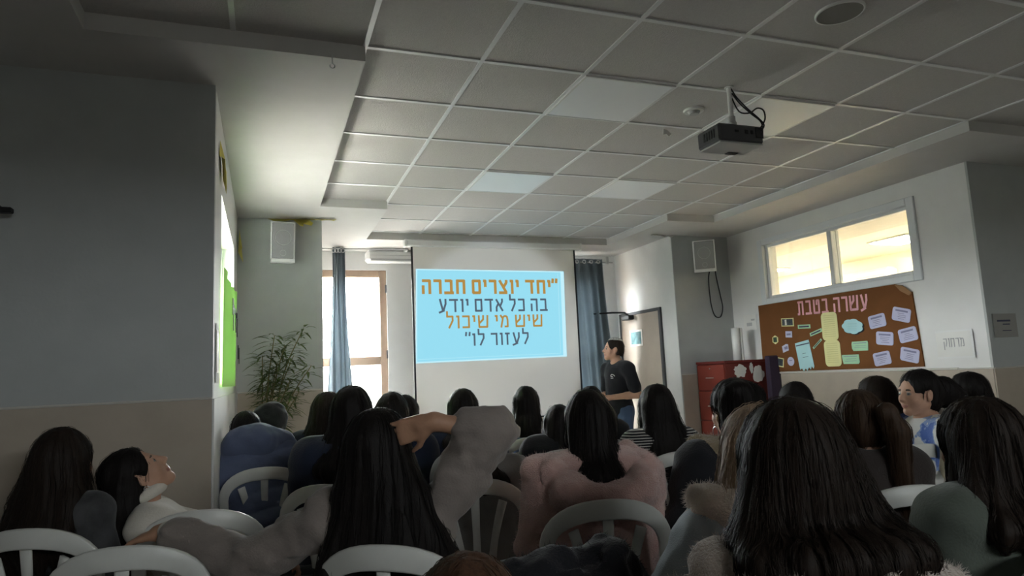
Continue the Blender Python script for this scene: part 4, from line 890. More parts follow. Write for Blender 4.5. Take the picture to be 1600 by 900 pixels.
def piece(p, name, m, parent, fn, h=.008, fold=.004, fur=0, seed=0, fs=12, lo=None, hi=None, L=.012):
    f = Field(p.lo-.12 if lo is None else lo, p.hi+.12 if hi is None else hi, h); fn(f); off = seed*3.1
    if fold: f.disp(lambda P: fold*vnoise(P*fs+off) + fold*.5*vnoise(P*fs*2.3+off) + (fur*vnoise(P*60+off) if fur else 0))
    V, Q = f.mesh(); V = smoothed(V, Q, 2); Tt = None; n0 = len(V)
    if fur: Wv, Tt = fuzz(V, Q, None, int(fur*8e5), L, .0011, seed+1); V = np.concatenate([V, Wv]); Tt = Tt+n0
    return npmesh(name, V, Q, m, None, parent, Tt)
def trousers(p, m, parent, h=.012, seed=0):
    f = Field(p.lo-.05, p.hi+.05, h); f.ell(p.pel+V3(0, .0, -.01), (.168, .135, .105), .04)
    for k in (1, -1): f.chain([p.hip[k], p.kn[k], p.an[k]+V3(0, 0, .03)], [.095, .072, .062], .03)
    f.disp(lambda P: .006*vnoise(P*9+seed) + .003*vnoise(P*22+seed)); V, Q = f.mesh(); V = smoothed(V, Q, 1); npmesh('trousers', V, Q, m, None, parent)
    for k in (1, -1):
        g = Field(p.an[k]-V3(.08, .12, .09), p.an[k]+V3(.08, .25, .08), .008); a = p.an[k]
        g.cap(a+V3(0, -.035, -.035), a+V3(0, .14, -.05), .044, .036, .02); g.cap(a+V3(0, -.03, -.02), a+V3(0, .0, .02), .045, .042, .02); g.ell(a+V3(0, .05, -.10), (.2, .3, .022), .005, None, 1)
        V, Q = g.mesh(); npmesh('shoe', smoothed(V, Q, 1), Q, C_shoe, None, parent)
def strands(f, V, Q, n, seed, step=.016, ns=14, rad=.0008, fly=.35, zmin=None, axis=None, down=V3(0, 0, -1), lift=.003):
    """hair strands that run down over the surface of field f"""
    g = np.random.RandomState(seed); c = V[Q].mean(1)
    i = g.randint(0, len(Q), n); P = c[i].copy(); N, d = f.grad(P); P += N*lift; pts = [P.copy()]; wob = g.normal(0, .22, (n, 3)); wild = (g.rand(n, 1) < fly)*g.rand(n, 1)
    for k in range(ns):
        N, d = f.grad(P); t = down - N*(N @ down)[:, None]; tl = np.linalg.norm(t, axis=1, keepdims=True); t = np.where(tl > .05, t/np.maximum(tl, .05), 0) ; t = t + wob*.35 + down*.15 + .25*vnoise(P*14+seed)[:, None]*np.roll(wob, 1, 1)
        t /= np.maximum(np.linalg.norm(t, axis=1, keepdims=True), 1e-6); P = P + t*step
        N, d = f.grad(P); P = P + N*np.where(np.abs(d) < .05, np.clip((lift + .010*wild[:, 0]*k/ns) - d, -.012, .012), 0)[:, None]; pts.append(P.copy())
    pts = np.stack(pts, 1); m = pts.shape[1]; tan = np.gradient(pts, axis=1); tan /= np.maximum(np.linalg.norm(tan, axis=2, keepdims=True), 1e-6)
    a = np.cross(tan, V3(.3, .5, .81)); a /= np.maximum(np.linalg.norm(a, axis=2, keepdims=True), 1e-6); b = np.cross(tan, a); r = rad*(1-.75*np.linspace(0, 1, m)**3)[None, :, None]
    ring = np.stack([pts+a*r, pts+(-.5*a+.87*b)*r, pts+(-.5*a-.87*b)*r], 2).reshape(-1, 3); o = (np.arange(n)*m*3)[:, None, None] + (np.arange(m-1)*3)[None, :, None]; F = []
    for j in range(3): k = (j+1) % 3; F.append(np.stack([o+j, o+k, o+k+3, o+j+3], -1).reshape(-1, 4))
    return ring, np.concatenate(F)
def hair(p, m, parent, fn, h=.008, groove=.0045, ns=220, seed=0, freq=26, step=.016, nst=14, fly=.35, name='hair', lo=None, hi=None, rad=.0008, wave=0):
    lo = p.hc-V3(.34, .36, .62) if lo is None else lo; hi = p.hc+V3(.34, .30, .22) if hi is None else hi
    f = Field(lo, hi, h); fn(f)
    def gr(P):
        L = P - p.hc; th = np.arctan2(L[:, 0], -L[:, 1]-.02); z = L[:, 2] + wave*np.sin(L[:, 2]*26+th*2)
        return groove*vnoise(np.stack([th*freq*.25+2*wave*np.sin(L[:, 2]*30), th*0+seed*3.7, z*5], 1)) + groove*.8*vnoise(np.stack([th*freq*.6, th*0+seed*1.7, z*7], 1)) + .004*vnoise(P*11+seed)
    f.disp(gr); V, Q = f.mesh(); V = smoothed(V, Q, 1); 
    if ns:
        v2, q2 = strands(f, V, Q, ns, seed+3, step, nst, rad, fly); Q = np.concatenate([Q, q2+len(V)]); V = np.concatenate([V, v2])
    return npmesh(name, V, Q, m, None, parent)
# hair shapes, in head coordinates (R) for the scalp and body coordinates for what hangs
def scalp(p, f, puff=.0, hairline=.045, low=-.06, side=True):
    c, R, s = p.hc, p.Rh, p.hs; L = lambda x, y, z: c + R @ (V3(x, y, z)*s); q = lambda *a: np.array(a)*s+puff
    f.ell(L(0, -.018, .030), q(.083, .100, .095), .02, R); f.ell(L(0, -.045, -.035), q(.074, .068, .075), .03, R)
    f.ell(L(0, .118, -.022), np.array((.072, .076, .108))*s, .012, R, 1)
    if side is False:
        for x in (-.092, .092): f.ell(L(x, .006, -.030), np.array((.034, .036, .050))*s, .012, R, 1)
    return L
def long_hair(p, length=.40, w=.085, back=.07, puff=.0, taper=.7, side=0, front=True, parts=5, thick=.040, sway=0, endw=None):
    def fn(f):
        L = scalp(p, f, puff); c = p.hc; endw_ = w*1.15 if endw is None else endw; bk = max(back, .082 + getattr(p, 'ge', 0))
        for i in range(parts):
            u = -1 + 2*i/(parts-1); a0 = L(u*.056, -.035-.035*(1-u*u), .02); a1 = c + V3(u*w, -.05-bk*.45*(1-.5*u*u), -.13) + V3(side*.4, 0, 0); a2 = c + V3(u*endw_+side+sway*.5, -.055-bk*(1-.25*u*u), -.13-(length-.13)*.55); a3 = c + V3(u*endw_*.9+side+sway, -.05-bk*(1-.2*u*u), -length+.03*abs(u))
            f.chain([a0, a1, a2, a3], [.032+puff, thick*.9, thick*.85, thick*.5*taper], .03)
        if front:
            for x in (-1, 1): f.chain([L(x*.066, .005, .03), L(x*.073, .008, -.06), c+V3(x*w, .0, -.17), c+V3(x*(w+.005)+side, .01, -.17-(length-.17)*.4)], [.02, .021, .026, .018], .025)
    return fn
def ponytail(p, drop=.30, out=.10, r=.045, z=.03, side=0, bun=False, dirs=None):
    def fn(f):
        L = scalp(p, f, 0, side=False); a = L(side*.3, -.115, z)
        if bun: f.ell(L(side, -.115, z+.03), np.array((.055, .05, .055)), .015); f.ell(L(side+.02, -.13, z), np.array((.045, .04, .04)), .02)
        else: f.chain([a, L(side*.6, -.125-out*.6, z+.005), L(side, -.125-out, z-.07), p.hc+p.Rh @ V3(side, -.12-out*.9, 0)+V3(0, 0, -drop*.75), p.hc+p.Rh @ V3(side, -.12-out*.7, 0)+V3(0, 0, -drop)], [.022, r*.8, r, r*.85, r*.25], .02)
    return fn
def short_hair(p, puff=0):
    def fn(f):
        scalp(p, f, puff, side=False); f.ell(p.hc+p.Rh @ V3(0, -.05, -.10), (.09, .06, .05), .02, p.Rh, 1)
    return fn
def finish(o, label, group=None): return tag(o, label, 'person', group)
def yaw_to(x, y, tx=2.5, ty=7.4): return -math.atan2(tx-x, ty-y)
# ------------------------------------------------------------------ white plastic chairs
def make_chair():
    r = empty('plastic_chair', (0, 0, 0)); N0 = Vector((0, -1, .12)).normalized()
    P = []; NN = []
    for i in range(33):
        a = -1 + 2*i/32; ang = a*PI*.5
        if abs(a) <= .62: u = a/.62; x = .212*math.sin(u*PI/2); z = .90 - .135*(1-math.cos(u*PI/2))**1.15
        else:
            u = (abs(a)-.62)/.38; x = math.copysign(.212 - .012*u, a); z = .765 - .325*u
        y = -.19 - .065*(z-.44)/.46 + .055*(x/.212)**2*(z-.40)/.5
        P.append((x, y, z)); NN.append(Vector((-x*.55, -1, .1)).normalized())
    W = [.046 + .022*max(0, (p[2]-.76)/.14) for p in P]
    MB().ribbon(P, W, NN, .020, bev=.22).build('back_frame', M_wplastic, r, True)
    b = MB(); b.ribbon([(x, -.198 + .045*(x/.2)**2, .52) for x in np.linspace(-.195, .195, 11)], .034, (0, -1, 0), .016); b.build('lower_rail', M_wplastic, r, True)
    for k in (-1, 0, 1):
        pts = [(k*(.060 + .060*t**1.6), -.199 - .05*t + .02*abs(k)*t, .52 + .345*t - .035*abs(k)*t) for t in np.linspace(0, 1, 9)]
        MB().ribbon(pts, [.030+.016*abs(t-.45) for t in np.linspace(0, 1, 9)], (k*-.3, -1, 0), .013).build('slat', M_wplastic, r, True)
    b = MB(); n = 9; po = [(u, v) for u, v in rounded(.43, .42, .07)]; vs = []
    for z, q in ((.405, .97), (.412, 1.0), (.437, 1.0), (.446, .975), (.440, .80), (.434, .4)): vs += [(u*q, v*q+.015, z + (.008*(v/.2)**2 if q < .9 else 0)) for u, v in po]
    m = len(po); fs = [tuple(range(m))[::-1], tuple(5*m+i for i in range(m))]
    for k in range(5): fs += [(k*m+i, k*m+(i+1) % m, (k+1)*m+(i+1) % m, (k+1)*m+i) for i in range(m)]
    b.add(vs, fs); b.build('seat', M_wplastic, r, True)
    for sx in (-1, 1):
        for sy in (-1, 1):
            MB().tube([(sx*.175, .015+sy*.165, .42), (sx*.190, .015+sy*.185, .22), (sx*.208, .015+sy*.21, 0)], [.027, .022, .017], 8).build('leg', M_wplastic, r, True)
    return r
PROTO = make_chair(); first_chair = [True]
def chair(x, y, yaw, label, group='white plastic chairs'):
    if first_chair[0]: o = PROTO; first_chair[0] = False
    else: o = copy_tree(PROTO)
    o.location = (x, y, 0); o.rotation_euler = (0, 0, yaw); return tag(o, label, 'chair', group)
def sit(p, label): return chair(p.root[0], p.root[1], p.yaw, label)

# ------------------------------------------------------------------ the presenter
def presenter():
    p = seated((3.453, 6.341, 1.705), math.radians(100), (2, 0), (-22, 8, 0), pel=.95)
    for k in (1, -1): p.hip[k] = p.pel + V3(k*.085, 0, -.02); p.kn[k] = V3(k*.10, .03, .50); p.an[k] = V3(k*.12, -.02, .085)
    p.el = {1: p.sh[1]+V3(.05, -.02, -.28), -1: p.sh[-1]+V3(-.07, -.05, -.27)}; p.wr = {1: p.pel+V3(.03, .24, .16), -1: p.pel+V3(-.06, .20, .13)}
    p.hd = {1: (V3(-.7, .6, .05), V3(0, -.5, -1)), -1: (V3(.55, .8, 0), V3(.3, -.4, -1))}
    o = body(p, .006, M_skin)
    g = garment(p, 'shirt', C_black, o, .008, .016, sleeve=.74, fold=.006, seed=3, wide=.96, armr=.86); hair(p, H_dark, o, short_hair(p), .006, .003, 120, 4, step=.006, nst=6)
    piece(p, 'skullcap', mat('woven_grey_white_cap', (.42, .42, .40), .8, .1, .3, 90, .5, 60), o, lambda f: (f.ell(p.hc+p.Rh @ V3(0, -.02, .035), (.086, .103, .098), .01, p.Rh), f.ell(p.hc+p.Rh @ V3(0, -.02, -.04), (.2, .2, .142), .004, p.Rh, 1)), .005, 0)
    trousers(p, C_denimd, o)
    b = MB(); q = p.T(-.075, .118, .33); pts = [(q[0]+.033*math.cos(a), q[1]+.004-.012*abs(math.cos(a)), q[2]+.026*math.sin(a)) for a in np.linspace(.25, PI-.25, 12)]; b.tube(pts, .004, 5); b.tube([(q[0]-.012, q[1]+.004, q[2]+.004), (q[0]+.012, q[1]+.004, q[2]+.006)], .004, 5); b.tube([(q[0]-.02, q[1]+.003, q[2]-.012), (q[0]+.02, q[1]+.003, q[2]-.012)], .003, 5); b.build('shirt_emblem', M_paper, o)
    finish(o, 'standing presenter in black t-shirt, jeans and skullcap, looking at the screen with hands together')
presenter()

# ------------------------------------------------------------------ the audience
def member(label, top, yaw=None, lean=(4, 0), head=(0, 0, 0), hm=H_dark, hs=None, hairkw={}, top_m=C_navy, gk={}, skin=M_skin2, h=.009, sc=None, chair_label=None, pose=None, extra=None, tm=C_trous, seed=0, face=True, hsz=1.0, pel=.55):
    yaw = yaw_to(top[0], top[1]) if yaw is None else math.radians(yaw)
    p = seated(top, yaw, lean, head, sc=sc, hs=hsz, pel=pel)
    p.ge = gk.get('e', .018) + gk.pop('hx', 0)
    if pose: pose(p)
    o = body(p, h, skin, face); garment(p, gk.pop('nm', 'jacket'), top_m, o, seed=seed, **gk)
    if hs: hair(p, hm, o, hs(p), seed=seed, **hairkw)
    trousers(p, tm, o, seed=seed)
    if extra: extra(p, o)
    finish(o, label)
    if chair_label: sit(p, chair_label)
    return p, o
# --- left group by the wall block
def pose1(p):
    for k in (1, -1): p.kn[k] = V3(k*.10, .36, .50); p.an[k] = V3(k*.11, .30, .085)
member('girl with long wavy dark hair seated before the dark wall block', (-.715, 3.06, 1.245), yaw=-28, pose=pose1, lean=(2, -3), hm=H_dark, hs=lambda p: long_hair(p, .38, .100, .055, .010, endw=.11, side=.0, thick=.045), hairkw=dict(wave=.008, ns=420, h=.007, fly=.6), top_m=C_charcoal, gk=dict(e=.014, hx=.008, armr=.85, fold=.011), seed=1)
chair(-.67, 3.02, math.radians(-20), 'white plastic chair under the wavy-haired girl before the dark wall block')
def pose2(p):
    p.el = {k: p.sh[k]+V3(k*.05, .22, -.09) for k in (1, -1)}; p.wr = {k: p.el[k]+V3(-k*.06, .20, -.10) for k in (1, -1)}; p.hd = {k: (V3(-k*.3, .9, -.3), V3(-k*.2, -.2, -1)) for k in (1, -1)}
def x2(p, o):
    piece(p, 'turtleneck_collar', C_white, o, lambda f: f.chain([p.neck+(p.hc-p.neck)*.38+p.Rt @ V3(.062*math.sin(a), .07*math.cos(a)+.012, -.012*math.cos(a)) for a in np.linspace(0, 2*PI, 17)], [.024]*17, .012), .006, .003)
    b = MB(); q = p.hc+p.Rh @ V3(.078, -.002, -.052); b.tube([q+V3(0, .010*math.sin(a), .010*math.cos(a)-.008) for a in np.linspace(0, 6, 14)], .0018, 5); b.build('earring', M_steel, o)
def hang2(p):
    def fn(f):
        L = scalp(p, f, .004, side=False); c = p.hc
        for u in (-1, -.33, .33, 1): f.chain([L(u*.065, -.06, .0), L(u*.06, -.11, -.05), L(u*.065, -.10, -.12)+V3(0, -.03, -.05), c+V3(u*.07, -.12, -.25), c+V3(u*.06, -.10, -.36)], [.05, .048, .044, .035, .015], .03)
    return fn
member('girl in white turtleneck leaning far back sideways, face turned up to the screen', (-.475, 3.09, 1.172), yaw=-82, lean=(-38, -4), head=(0, 46, 0), hm=H_black, hs=hang2, hairkw=dict(h=.006, ns=300), top_m=C_white, gk=dict(nm='sweater', e=.02, h=.007, fold=.010), skin=M_skin, h=.0055, pose=pose2, extra=x2, seed=2)
chair(-.20, 3.05, math.radians(-6), 'white plastic chair behind the back of the girl in the white turtleneck')
# --- woman with raised arm
def pose3(p):
    p.el[1] = p.toL((.655, 2.00, 1.205)); p.wr[1] = p.toL((.475, 2.02, 1.245)); p.hd[1] = (p.toL((.375, 2.06, 1.215)) - p.wr[1], p.toL((.3, 3.0, 1.1)) - p.wr[1])
    p.el[-1] = p.toL((-.05, 2.35, .825)); p.wr[-1] = p.toL((-.295, 2.51, .925)); p.hd[-1] = (p.toL((-.44, 2.60, .885)) - p.wr[-1], V3(.1, .1, -1)); p.slv = {1: .46, -1: .86}; p.curl = 20
def x3(p, o):
    w_ = p.wr[-1]; d = (p.wr[-1]-p.el[-1]); d /= np.linalg.norm(d)
    piece(p, 'sleeve_cuff', C_white, o, lambda f: f.cap(w_-d*.05, w_-d*.005, .035, .036, .01), .006, .003)
member('woman in greige fleece with one arm raised behind her head and long black hair', (.335, 2.17, 1.283), lean=(2, 0), hm=H_black, hs=lambda p: long_hair(p, .47, .10, .085, .014, endw=.165, side=.055, thick=.05, parts=6), hairkw=dict(h=.0065, ns=650, fly=.6, lo=None), top_m=C_greige, gk=dict(nm='fleece', e=.024, h=.0075, fold=.015, fs=12), skin=M_skin2, h=.0065, pose=pose3, extra=x3, seed=3)
wc = chair(.44, 2.125, math.radians(-34), 'white plastic chair with small dark marks under the woman with raised arm')
b = MB()
for k in range(3): b.box(.115+.016*k, .122+.016*k, -.259+.004*k, -.248+.004*k, .835-.004*k, .85-.004*k)
b.build('stencil_mark', M_ink, wc)
# --- girl in the pink fur coat
def x4(p, o):
    T = p.T
    piece(p, 'fur_hood', C_pinkfur, o, lambda f: (f.chain([T(-.13, .0, .45), T(-.15, -.08, .43), T(-.12, -.135, .38), T(-.02, -.155, .34), T(.08, -.155, .34), T(.15, -.13, .385), T(.18, -.06, .44), T(.14, .03, .49)], [.045, .06, .065, .065, .065, .065, .06, .045], .03), f.cap(T(-.05, -.13, .33), T(.08, -.13, .33), .05, .05, .03)), .008, .016, .006, 4, 11)
member('girl with smooth dark hair in a dusty pink fur coat', (1.19, 2.42, 1.302), lean=(2, 1), hm=H_black, hs=lambda p: long_hair(p, .235, .056, .012, .004, endw=.052, thick=.040), hairkw=dict(ns=420, h=.0065), top_m=C_pinkfur, gk=dict(nm='fur_coat', e=.038, h=.009, fur=.005, fold=.016, wide=1.34, puff=.010, cuff=.025), extra=x4, seed=4, chair_label='white plastic chair behind the pink fur coat')
# --- big dark head at the front right, and the blond girl before her
def x5(p, o):
    T = p.T
    piece(p, 'sherpa_collar', C_sherpad, o, lambda f: (f.chain([T(-.27, .02, .355), T(-.24, -.10, .372), T(-.11, -.15, .385), T(.05, -.165, .385), T(.20, -.12, .378), T(.28, -.02, .36)], [.038, .05, .055, .055, .052, .04], .03),), .007, .010, .006, 6, 11)
member('girl with long dark hair and a wide sherpa collar, closest of all', (1.025, 1.155, 1.285), lean=(3, 1), hm=H_dark, hs=lambda p: long_hair(p, .165, .128, .05, .022, endw=.135, thick=.05, parts=6), hairkw=dict(h=.006, ns=1400, fly=.8, nst=18, rad=.0007), top_m=C_sherpad, gk=dict(nm='sherpa_coat', hx=.02, e=.016, wide=1.10, fur=.004, fold=.010), extra=x5, seed=5, chair_label='white plastic chair under the closest dark-haired girl')
def pose9(p): p.el[-1] = p.sh[-1]+V3(-.13, .03, -.20); p.wr[-1] = p.el[-1]+V3(-.02, .16, -.14)
def x9(p, o):
    T = p.T
    piece(p, 'sherpa_collar', C_sherpa, o, lambda f: (f.chain([T(.12, -.06, .47), T(.0, -.10, .45), T(-.10, -.08, .47), T(-.16, -.03, .49), T(-.19, .0, .515)], [.05, .055, .06, .055, .03], .03), f.chain([T(-.10, -.10, .44), T(-.15, -.09, .36), T(-.14, -.07, .28)], [.05, .055, .04], .02)), .007, .009, .006, 9, 11)
member('blond girl in a light denim jacket with sherpa collar, mostly behind the closest girl', (1.225, 1.50, 1.262), lean=(0, -3), head=(0, 0, 8), hm=H_blond, hs=lambda p: long_hair(p, .37, .110, .03, .012, endw=.10, side=-.035), hairkw=dict(h=.007, ns=900, fly=.6, nst=16), top_m=C_denim, gk=dict(e=.040, wide=1.15, fold=.014, fs=9, h=.008), skin=M_skin, pose=pose9, extra=x9, seed=9)
member('girl with straight dark hair and a grey-green fleece at the right-hand edge', (1.835, 1.335, 1.252), lean=(2, 0), hm=H_dark, hs=lambda p: long_hair(p, .235, .105, .03, .012, endw=.11, thick=.046), hairkw=dict(h=.0065, ns=700, nst=18), top_m=C_green, gk=dict(nm='fleece', e=.035, wide=1.12, fold=.010), seed=10, chair_label='white plastic chair under the girl in grey-green fleece')
member('person with brown parted hair low in the foreground, only the crown showing', (.325, 1.165, 1.08), lean=(8, 0), sc=.86, hm=H_auburn, hs=lambda p: long_hair(p, .25, .075, .02, .006), hairkw=dict(h=.0065, ns=600), top_m=C_brownd, gk=dict(e=.03), seed=11, chair_label='white plastic chair under the low person with brown parted hair')
# --- middle rows
def x8(p, o):
    piece(p, 'fur_collar', C_furtrim, o, lambda f: f.chain([p.T(.15, -.02, .47), p.T(.05, -.10, .46), p.T(-.08, -.09, .47), p.T(-.16, .0, .48)], [.04, .05, .055, .045], .03), .008, .01, .005, 8, 11)
    b = MB(); q = p.hc+p.Rh @ V3(-.085, .0, -.06); b.tube([q+V3(0, .022*math.sin(a), .022*math.cos(a)-.02) for a in np.linspace(0, 2*PI, 20)], .002, 5, cap=False); b.build('hoop_earring', M_steel, o)
def messy(p):
    def fn(f):
        L = scalp(p, f, .003, side=False); f.ell(L(.04, -.08, .06), (.045, .045, .045), .03); f.ell(L(-.03, -.085, .08), (.045, .035, .03), .03); f.ell(L(.02, -.10, .01), (.05, .035, .055), .03)
    return fn
member('woman with dark hair pinned up and tan fur collar in front of the red cabinet', (1.73, 2.23, 1.322), lean=(3, 2), hm=H_black, hs=messy, hairkw=dict(h=.0065, ns=350, fly=.9, step=.01), top_m=C_black, gk=dict(e=.036, wide=1.08, fold=.012), skin=M_skin, pose=lambda p: p.el.update({-1: p.sh[-1]+V3(-.055, .05, -.24)}), extra=x8, seed=8, chair_label='white plastic chair under the woman with pinned-up hair')
member('girl with long dark hair over a striped black and white top', (2.09, 3.385, 1.272), lean=(2, 0), hm=H_black, hs=lambda p: long_hair(p, .44, .085, .055, .012, endw=.125, side=.02), hairkw=dict(ns=320), top_m=C_stripe, gk=dict(nm='sweater', e=.02), seed=12, chair_label='white plastic chair under the girl in the striped top')
member('small dark-haired girl in a black coat left of the pink fur coat', (1.712, 3.908, 1.175), lean=(6, 3), sc=.88, head=(0, 0, 6), hm=H_black, hs=lambda p: long_hair(p, .28, .07, .02, .004), hairkw=dict(ns=200), top_m=C_black, gk=dict(e=.055, wide=1.05), seed=13, chair_label='white plastic chair under the small girl in the black coat')
def x12(p, o): piece(p, 'denim_wrap', C_denimd, o, lambda f: f.chain([p.T(-.17, -.05, .34), p.T(-.05, -.14, .29), p.T(.10, -.13, .31), p.T(.19, -.03, .34)], [.05, .06, .06, .05], .03), .01, .01)
member('straight black-haired girl with blue denim round her shoulders before the screen', (1.815, 4.715, 1.282), lean=(3, 0), hm=H_black, hs=lambda p: long_hair(p, .40, .062, .035, .004, endw=.055), hairkw=dict(ns=260), top_m=C_white, gk=dict(nm='sweater', e=.02), extra=x12, seed=14, chair_label='white plastic chair under the girl with the denim wrap')
member('dark-haired person below the left lower part of the projection screen, behind the raised elbow', (1.186, 4.194, 1.294), lean=(4, 0), hm=H_black, hs=lambda p: long_hair(p, .26, .07, .02, .006), hairkw=dict(ns=200), top_m=C_navy, gk=dict(e=.04), seed=15, chair_label='white plastic chair under the person below the left part of the screen')
member('person in a grey hoodie hidden behind the raised arm, only the back showing', (1.00, 3.20, 1.20), lean=(10, 4), hm=H_dark, hs=lambda p: long_hair(p, .24, .07, .02, .004), hairkw=dict(ns=150), top_m=C_grey, gk=dict(nm='hoodie', e=.045, wide=1.08, fold=.012), seed=16, chair_label='white plastic chair behind the grey hoodie')
member('dark-haired person in navy just behind the head of the woman with raised arm', (.69, 3.92, 1.292), lean=(3, 0), hm=H_black, hs=lambda p: long_hair(p, .27, .075, .02, .012), hairkw=dict(ns=220), top_m=C_navy, gk=dict(e=.045), extra=lambda p, o: piece(p, 'fur_collar', C_furtrim, o, lambda f: f.chain([p.T(.16, .0, .46), p.T(.08, -.09, .44), p.T(-.08, -.09, .44), p.T(-.16, .0, .46)], [.03, .04, .04, .03], .02), .009, .008, .003, 3), seed=17, chair_label='white plastic chair under the person in navy with fur collar')
member('dark head peeping out between two others near the screen edge', (.92, 4.72, 1.268), hm=H_black, hs=lambda p: long_hair(p, .25, .066, .02, .0), hairkw=dict(ns=150), top_m=C_black, gk=dict(e=.03), seed=18, chair_label='white plastic chair under the head peeping out by the screen edge')
member('girl with voluminous dark hair in navy in front of the bright front window', (.405, 3.40, 1.350), lean=(3, 2), hm=H_black, hs=lambda p: long_hair(p, .34, .08, .035, .010, endw=.09, side=-.01), hairkw=dict(ns=300, fly=.6), top_m=C_navy, gk=dict(e=.045, wide=1.05), seed=19, chair_label='white plastic chair under the girl in navy before the front window')
member('girl with long dark brown hair beside the curtain foot, turned towards the screen', (.372, 4.36, 1.320), lean=(2, 0), hm=H_dark, hs=lambda p: long_hair(p, .42, .07, .03, .004, side=-.03), hairkw=dict(ns=260), top_m=C_navy, gk=dict(e=.035), seed=20, chair_label='white plastic chair under the girl beside the curtain foot')
def x18(p, o):
    piece(p, 'hood', C_puffer, o, lambda f: (f.chain([p.T(-.10, .02, .50), p.T(-.05, -.10, .52), p.T(.07, -.12, .50), p.T(.17, -.05, .48), p.T(.18, .03, .48)], [.05, .075, .085, .075, .05], .04), f.ell(p.T(.06, -.07, .53), (.13, .10, .09), .04)), .009, .012)
member('person in a slate blue puffer jacket bent towards the side wall', (-.105, 4.34, 1.225), yaw=2, lean=(24, -13), head=(5, -12, 0), hm=H_black, hs=lambda p: short_hair(p, .004), hairkw=dict(ns=100), top_m=C_puffer, gk=dict(nm='puffer_jacket', e=.055, puff=.018, fold=.008, wide=1.0, cuff=.02), extra=x18, seed=21)
chair(.02, 4.25, math.radians(-5), 'white plastic chair behind the slate blue puffer jacket')
def x19(p, o):
    R, c = p.Rh, p.hc
    piece(p, 'hood', C_black, o, lambda f: (f.ell(c+R @ V3(0, -.025, .025), (.115, .125, .125), .03, R), f.cap(c+R @ V3(0, -.04, -.02), p.T(0, -.05, .46), .11, .13, .04), f.ell(c+R @ V3(0, .14, -.02), (.075, .10, .10), .02, R, 1)), .009, .010, .0, 3, 16)
member('person with a black hood up near the bamboo plant', (.05, 5.25, 1.235), lean=(8, 6), head=(0, -5, 8), hs=None, top_m=C_black, gk=dict(e=.04), extra=x19, seed=22, chair_label='white plastic chair under the hooded person by the plant')
member('dark head just above the pink-coated girl, close to the presenter', (2.085, 4.20, 1.272), hm=H_black, hs=lambda p: long_hair(p, .25, .07, .02, .0), hairkw=dict(ns=150), top_m=C_black, gk=dict(e=.03), seed=23, chair_label='white plastic chair under the head close to the presenter')
# --- right group
member('short dark-haired person under the purple pad and notice board corner', (3.083, 3.391, 1.247), lean=(6, 0), hm=H_black, hs=lambda p: long_hair(p, .20, .066, .01, .006), hairkw=dict(ns=180), top_m=C_black, gk=dict(e=.03), seed=24, chair_label='white plastic chair under the person by the purple pad')
member('girl with long dark hair leaning in front of the lilac cards', (3.300, 2.979, 1.268), lean=(3, -4), head=(0, 0, -8), hm=H_dark, hs=lambda p: long_hair(p, .42, .075, .03, .006, side=.05), hairkw=dict(ns=260), top_m=C_black, gk=dict(e=.03), seed=25, chair_label='white plastic chair under the long-haired girl below the lilac cards')
def x23(p, o):
    b = MB(); q = p.hc+p.Rh @ V3(.035, -.125, .045); b.tube([q+V3(.022*math.cos(a), -.004, .022*math.sin(a)) for a in np.linspace(0, 2*PI, 17)], .006, 6, cap=False); b.build('hair_tie', M_grey, o)
member('girl with auburn-tipped ponytail right behind the closest girl', (2.177, 2.059, 1.262), yaw=-14, lean=(2, 0), head=(-6, 0, 0), hm=H_brown, hs=lambda p: ponytail(p, .36, .03, .040, .035, side=.062), hairkw=dict(ns=450, h=.0065, nst=18), top_m=C_brownd, gk=dict(e=.03), extra=x23, seed=26, chair_label='white plastic chair under the girl with the ponytail')
def fluffy(p):
    def fn(f):
        L = scalp(p, f, .003, side=False); f.chain([L(0, -.09, .02), L(0, -.15, .01), L(0, -.21, -.03), L(0, -.23, -.09)], [.06, .07, .065, .03], .03)
    return fn
def x24(p, o):
    piece(p, 'cream_coat', C_cream, o, lambda f: (f.chain([p.T(.13, -.06, .46), p.T(-.02, -.12, .45), p.T(-.17, -.07, .43), p.T(-.22, .0, .36), p.T(-.23, .03, .22)], [.05, .06, .065, .065, .06], .03), f.cap(p.T(-.1, -.12, .40), p.T(-.12, -.14, .12), .07, .08, .04), f.cap(p.T(.08, -.12, .40), p.T(.08, -.14, .12), .07, .08, .04)), .009, .01)
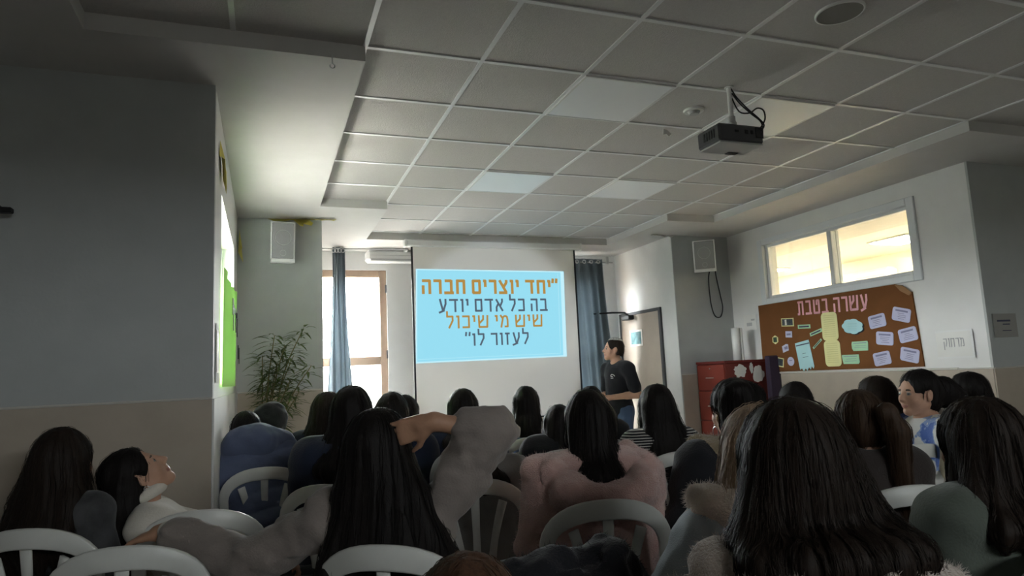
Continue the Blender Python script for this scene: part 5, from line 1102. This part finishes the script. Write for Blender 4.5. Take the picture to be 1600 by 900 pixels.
member('girl in profile with blue printed sweater, cream coat and gathered dark hair', (3.27, 2.68, 1.303), yaw=72, lean=(0, 0), head=(8, 2, 0), hm=H_black, hs=fluffy, hairkw=dict(ns=260, h=.006, fly=.5, step=.008, nst=8), top_m=C_print, gk=dict(nm='sweater', e=.02, h=.007), skin=M_skin, h=.0055, extra=x24, seed=27)
chair(3.165, 2.80, math.radians(-16), 'white plastic chair with its back towards the viewer below the girl in profile')
member('straight-haired dark girl in profile before the corner of the bright wall', (3.90, 2.87, 1.268), yaw=66, lean=(2, 0), hm=H_black, hs=lambda p: long_hair(p, .40, .07, .035, .004, front=False), hairkw=dict(ns=260, h=.0065), top_m=C_black, gk=dict(e=.03), skin=M_skin, h=.006, seed=28, chair_label='white plastic chair under the girl before the wall corner')
member('person in a cream coat cut off by the right picture edge', (4.06, 2.50, 1.31), yaw=30, lean=(2, 0), hm=H_black, hs=lambda p: long_hair(p, .25, .07, .02, .0), hairkw=dict(ns=100), top_m=C_cream, gk=dict(nm='coat', e=.05, wide=1.1), seed=29, chair_label='white plastic chair under the person in the cream coat')
# --- empty chairs and the draped coat
chair(-.345, 2.55, math.radians(-10), 'empty white plastic chair nearest to the wavy-haired girl, under the outstretched arm')
chair(.20, 5.08, math.radians(-8), 'white plastic chair partly showing behind the slate blue puffer jacket')
cc = chair(.70, 1.83, math.radians(-20), 'white plastic chair under the black draped coat')
q = Pose(); q.lo = V3(.38, 1.40, .60); q.hi = V3(1.02, 1.86, 1.02)
o = piece(q, 'draped_coat', C_black, None, lambda f: (f.chain([(.50, 1.63, .82), (.57, 1.60, .875), (.70, 1.585, .89), (.79, 1.57, .895), (.88, 1.54, .82)], [.04, .045, .055, .055, .04], .03), f.chain([(.53, 1.54, .82), (.66, 1.52, .86), (.79, 1.52, .86), (.87, 1.52, .77)], [.045, .055, .055, .045], .03), f.cap((.58, 1.58, .86), (.60, 1.50, .55), .07, .08, .05), f.cap((.80, 1.56, .86), (.82, 1.50, .55), .07, .08, .05)), .008, .022, .004, 5, 13)
tag(o, 'black fuzzy coat draped over a chair back in the foreground', 'coat')
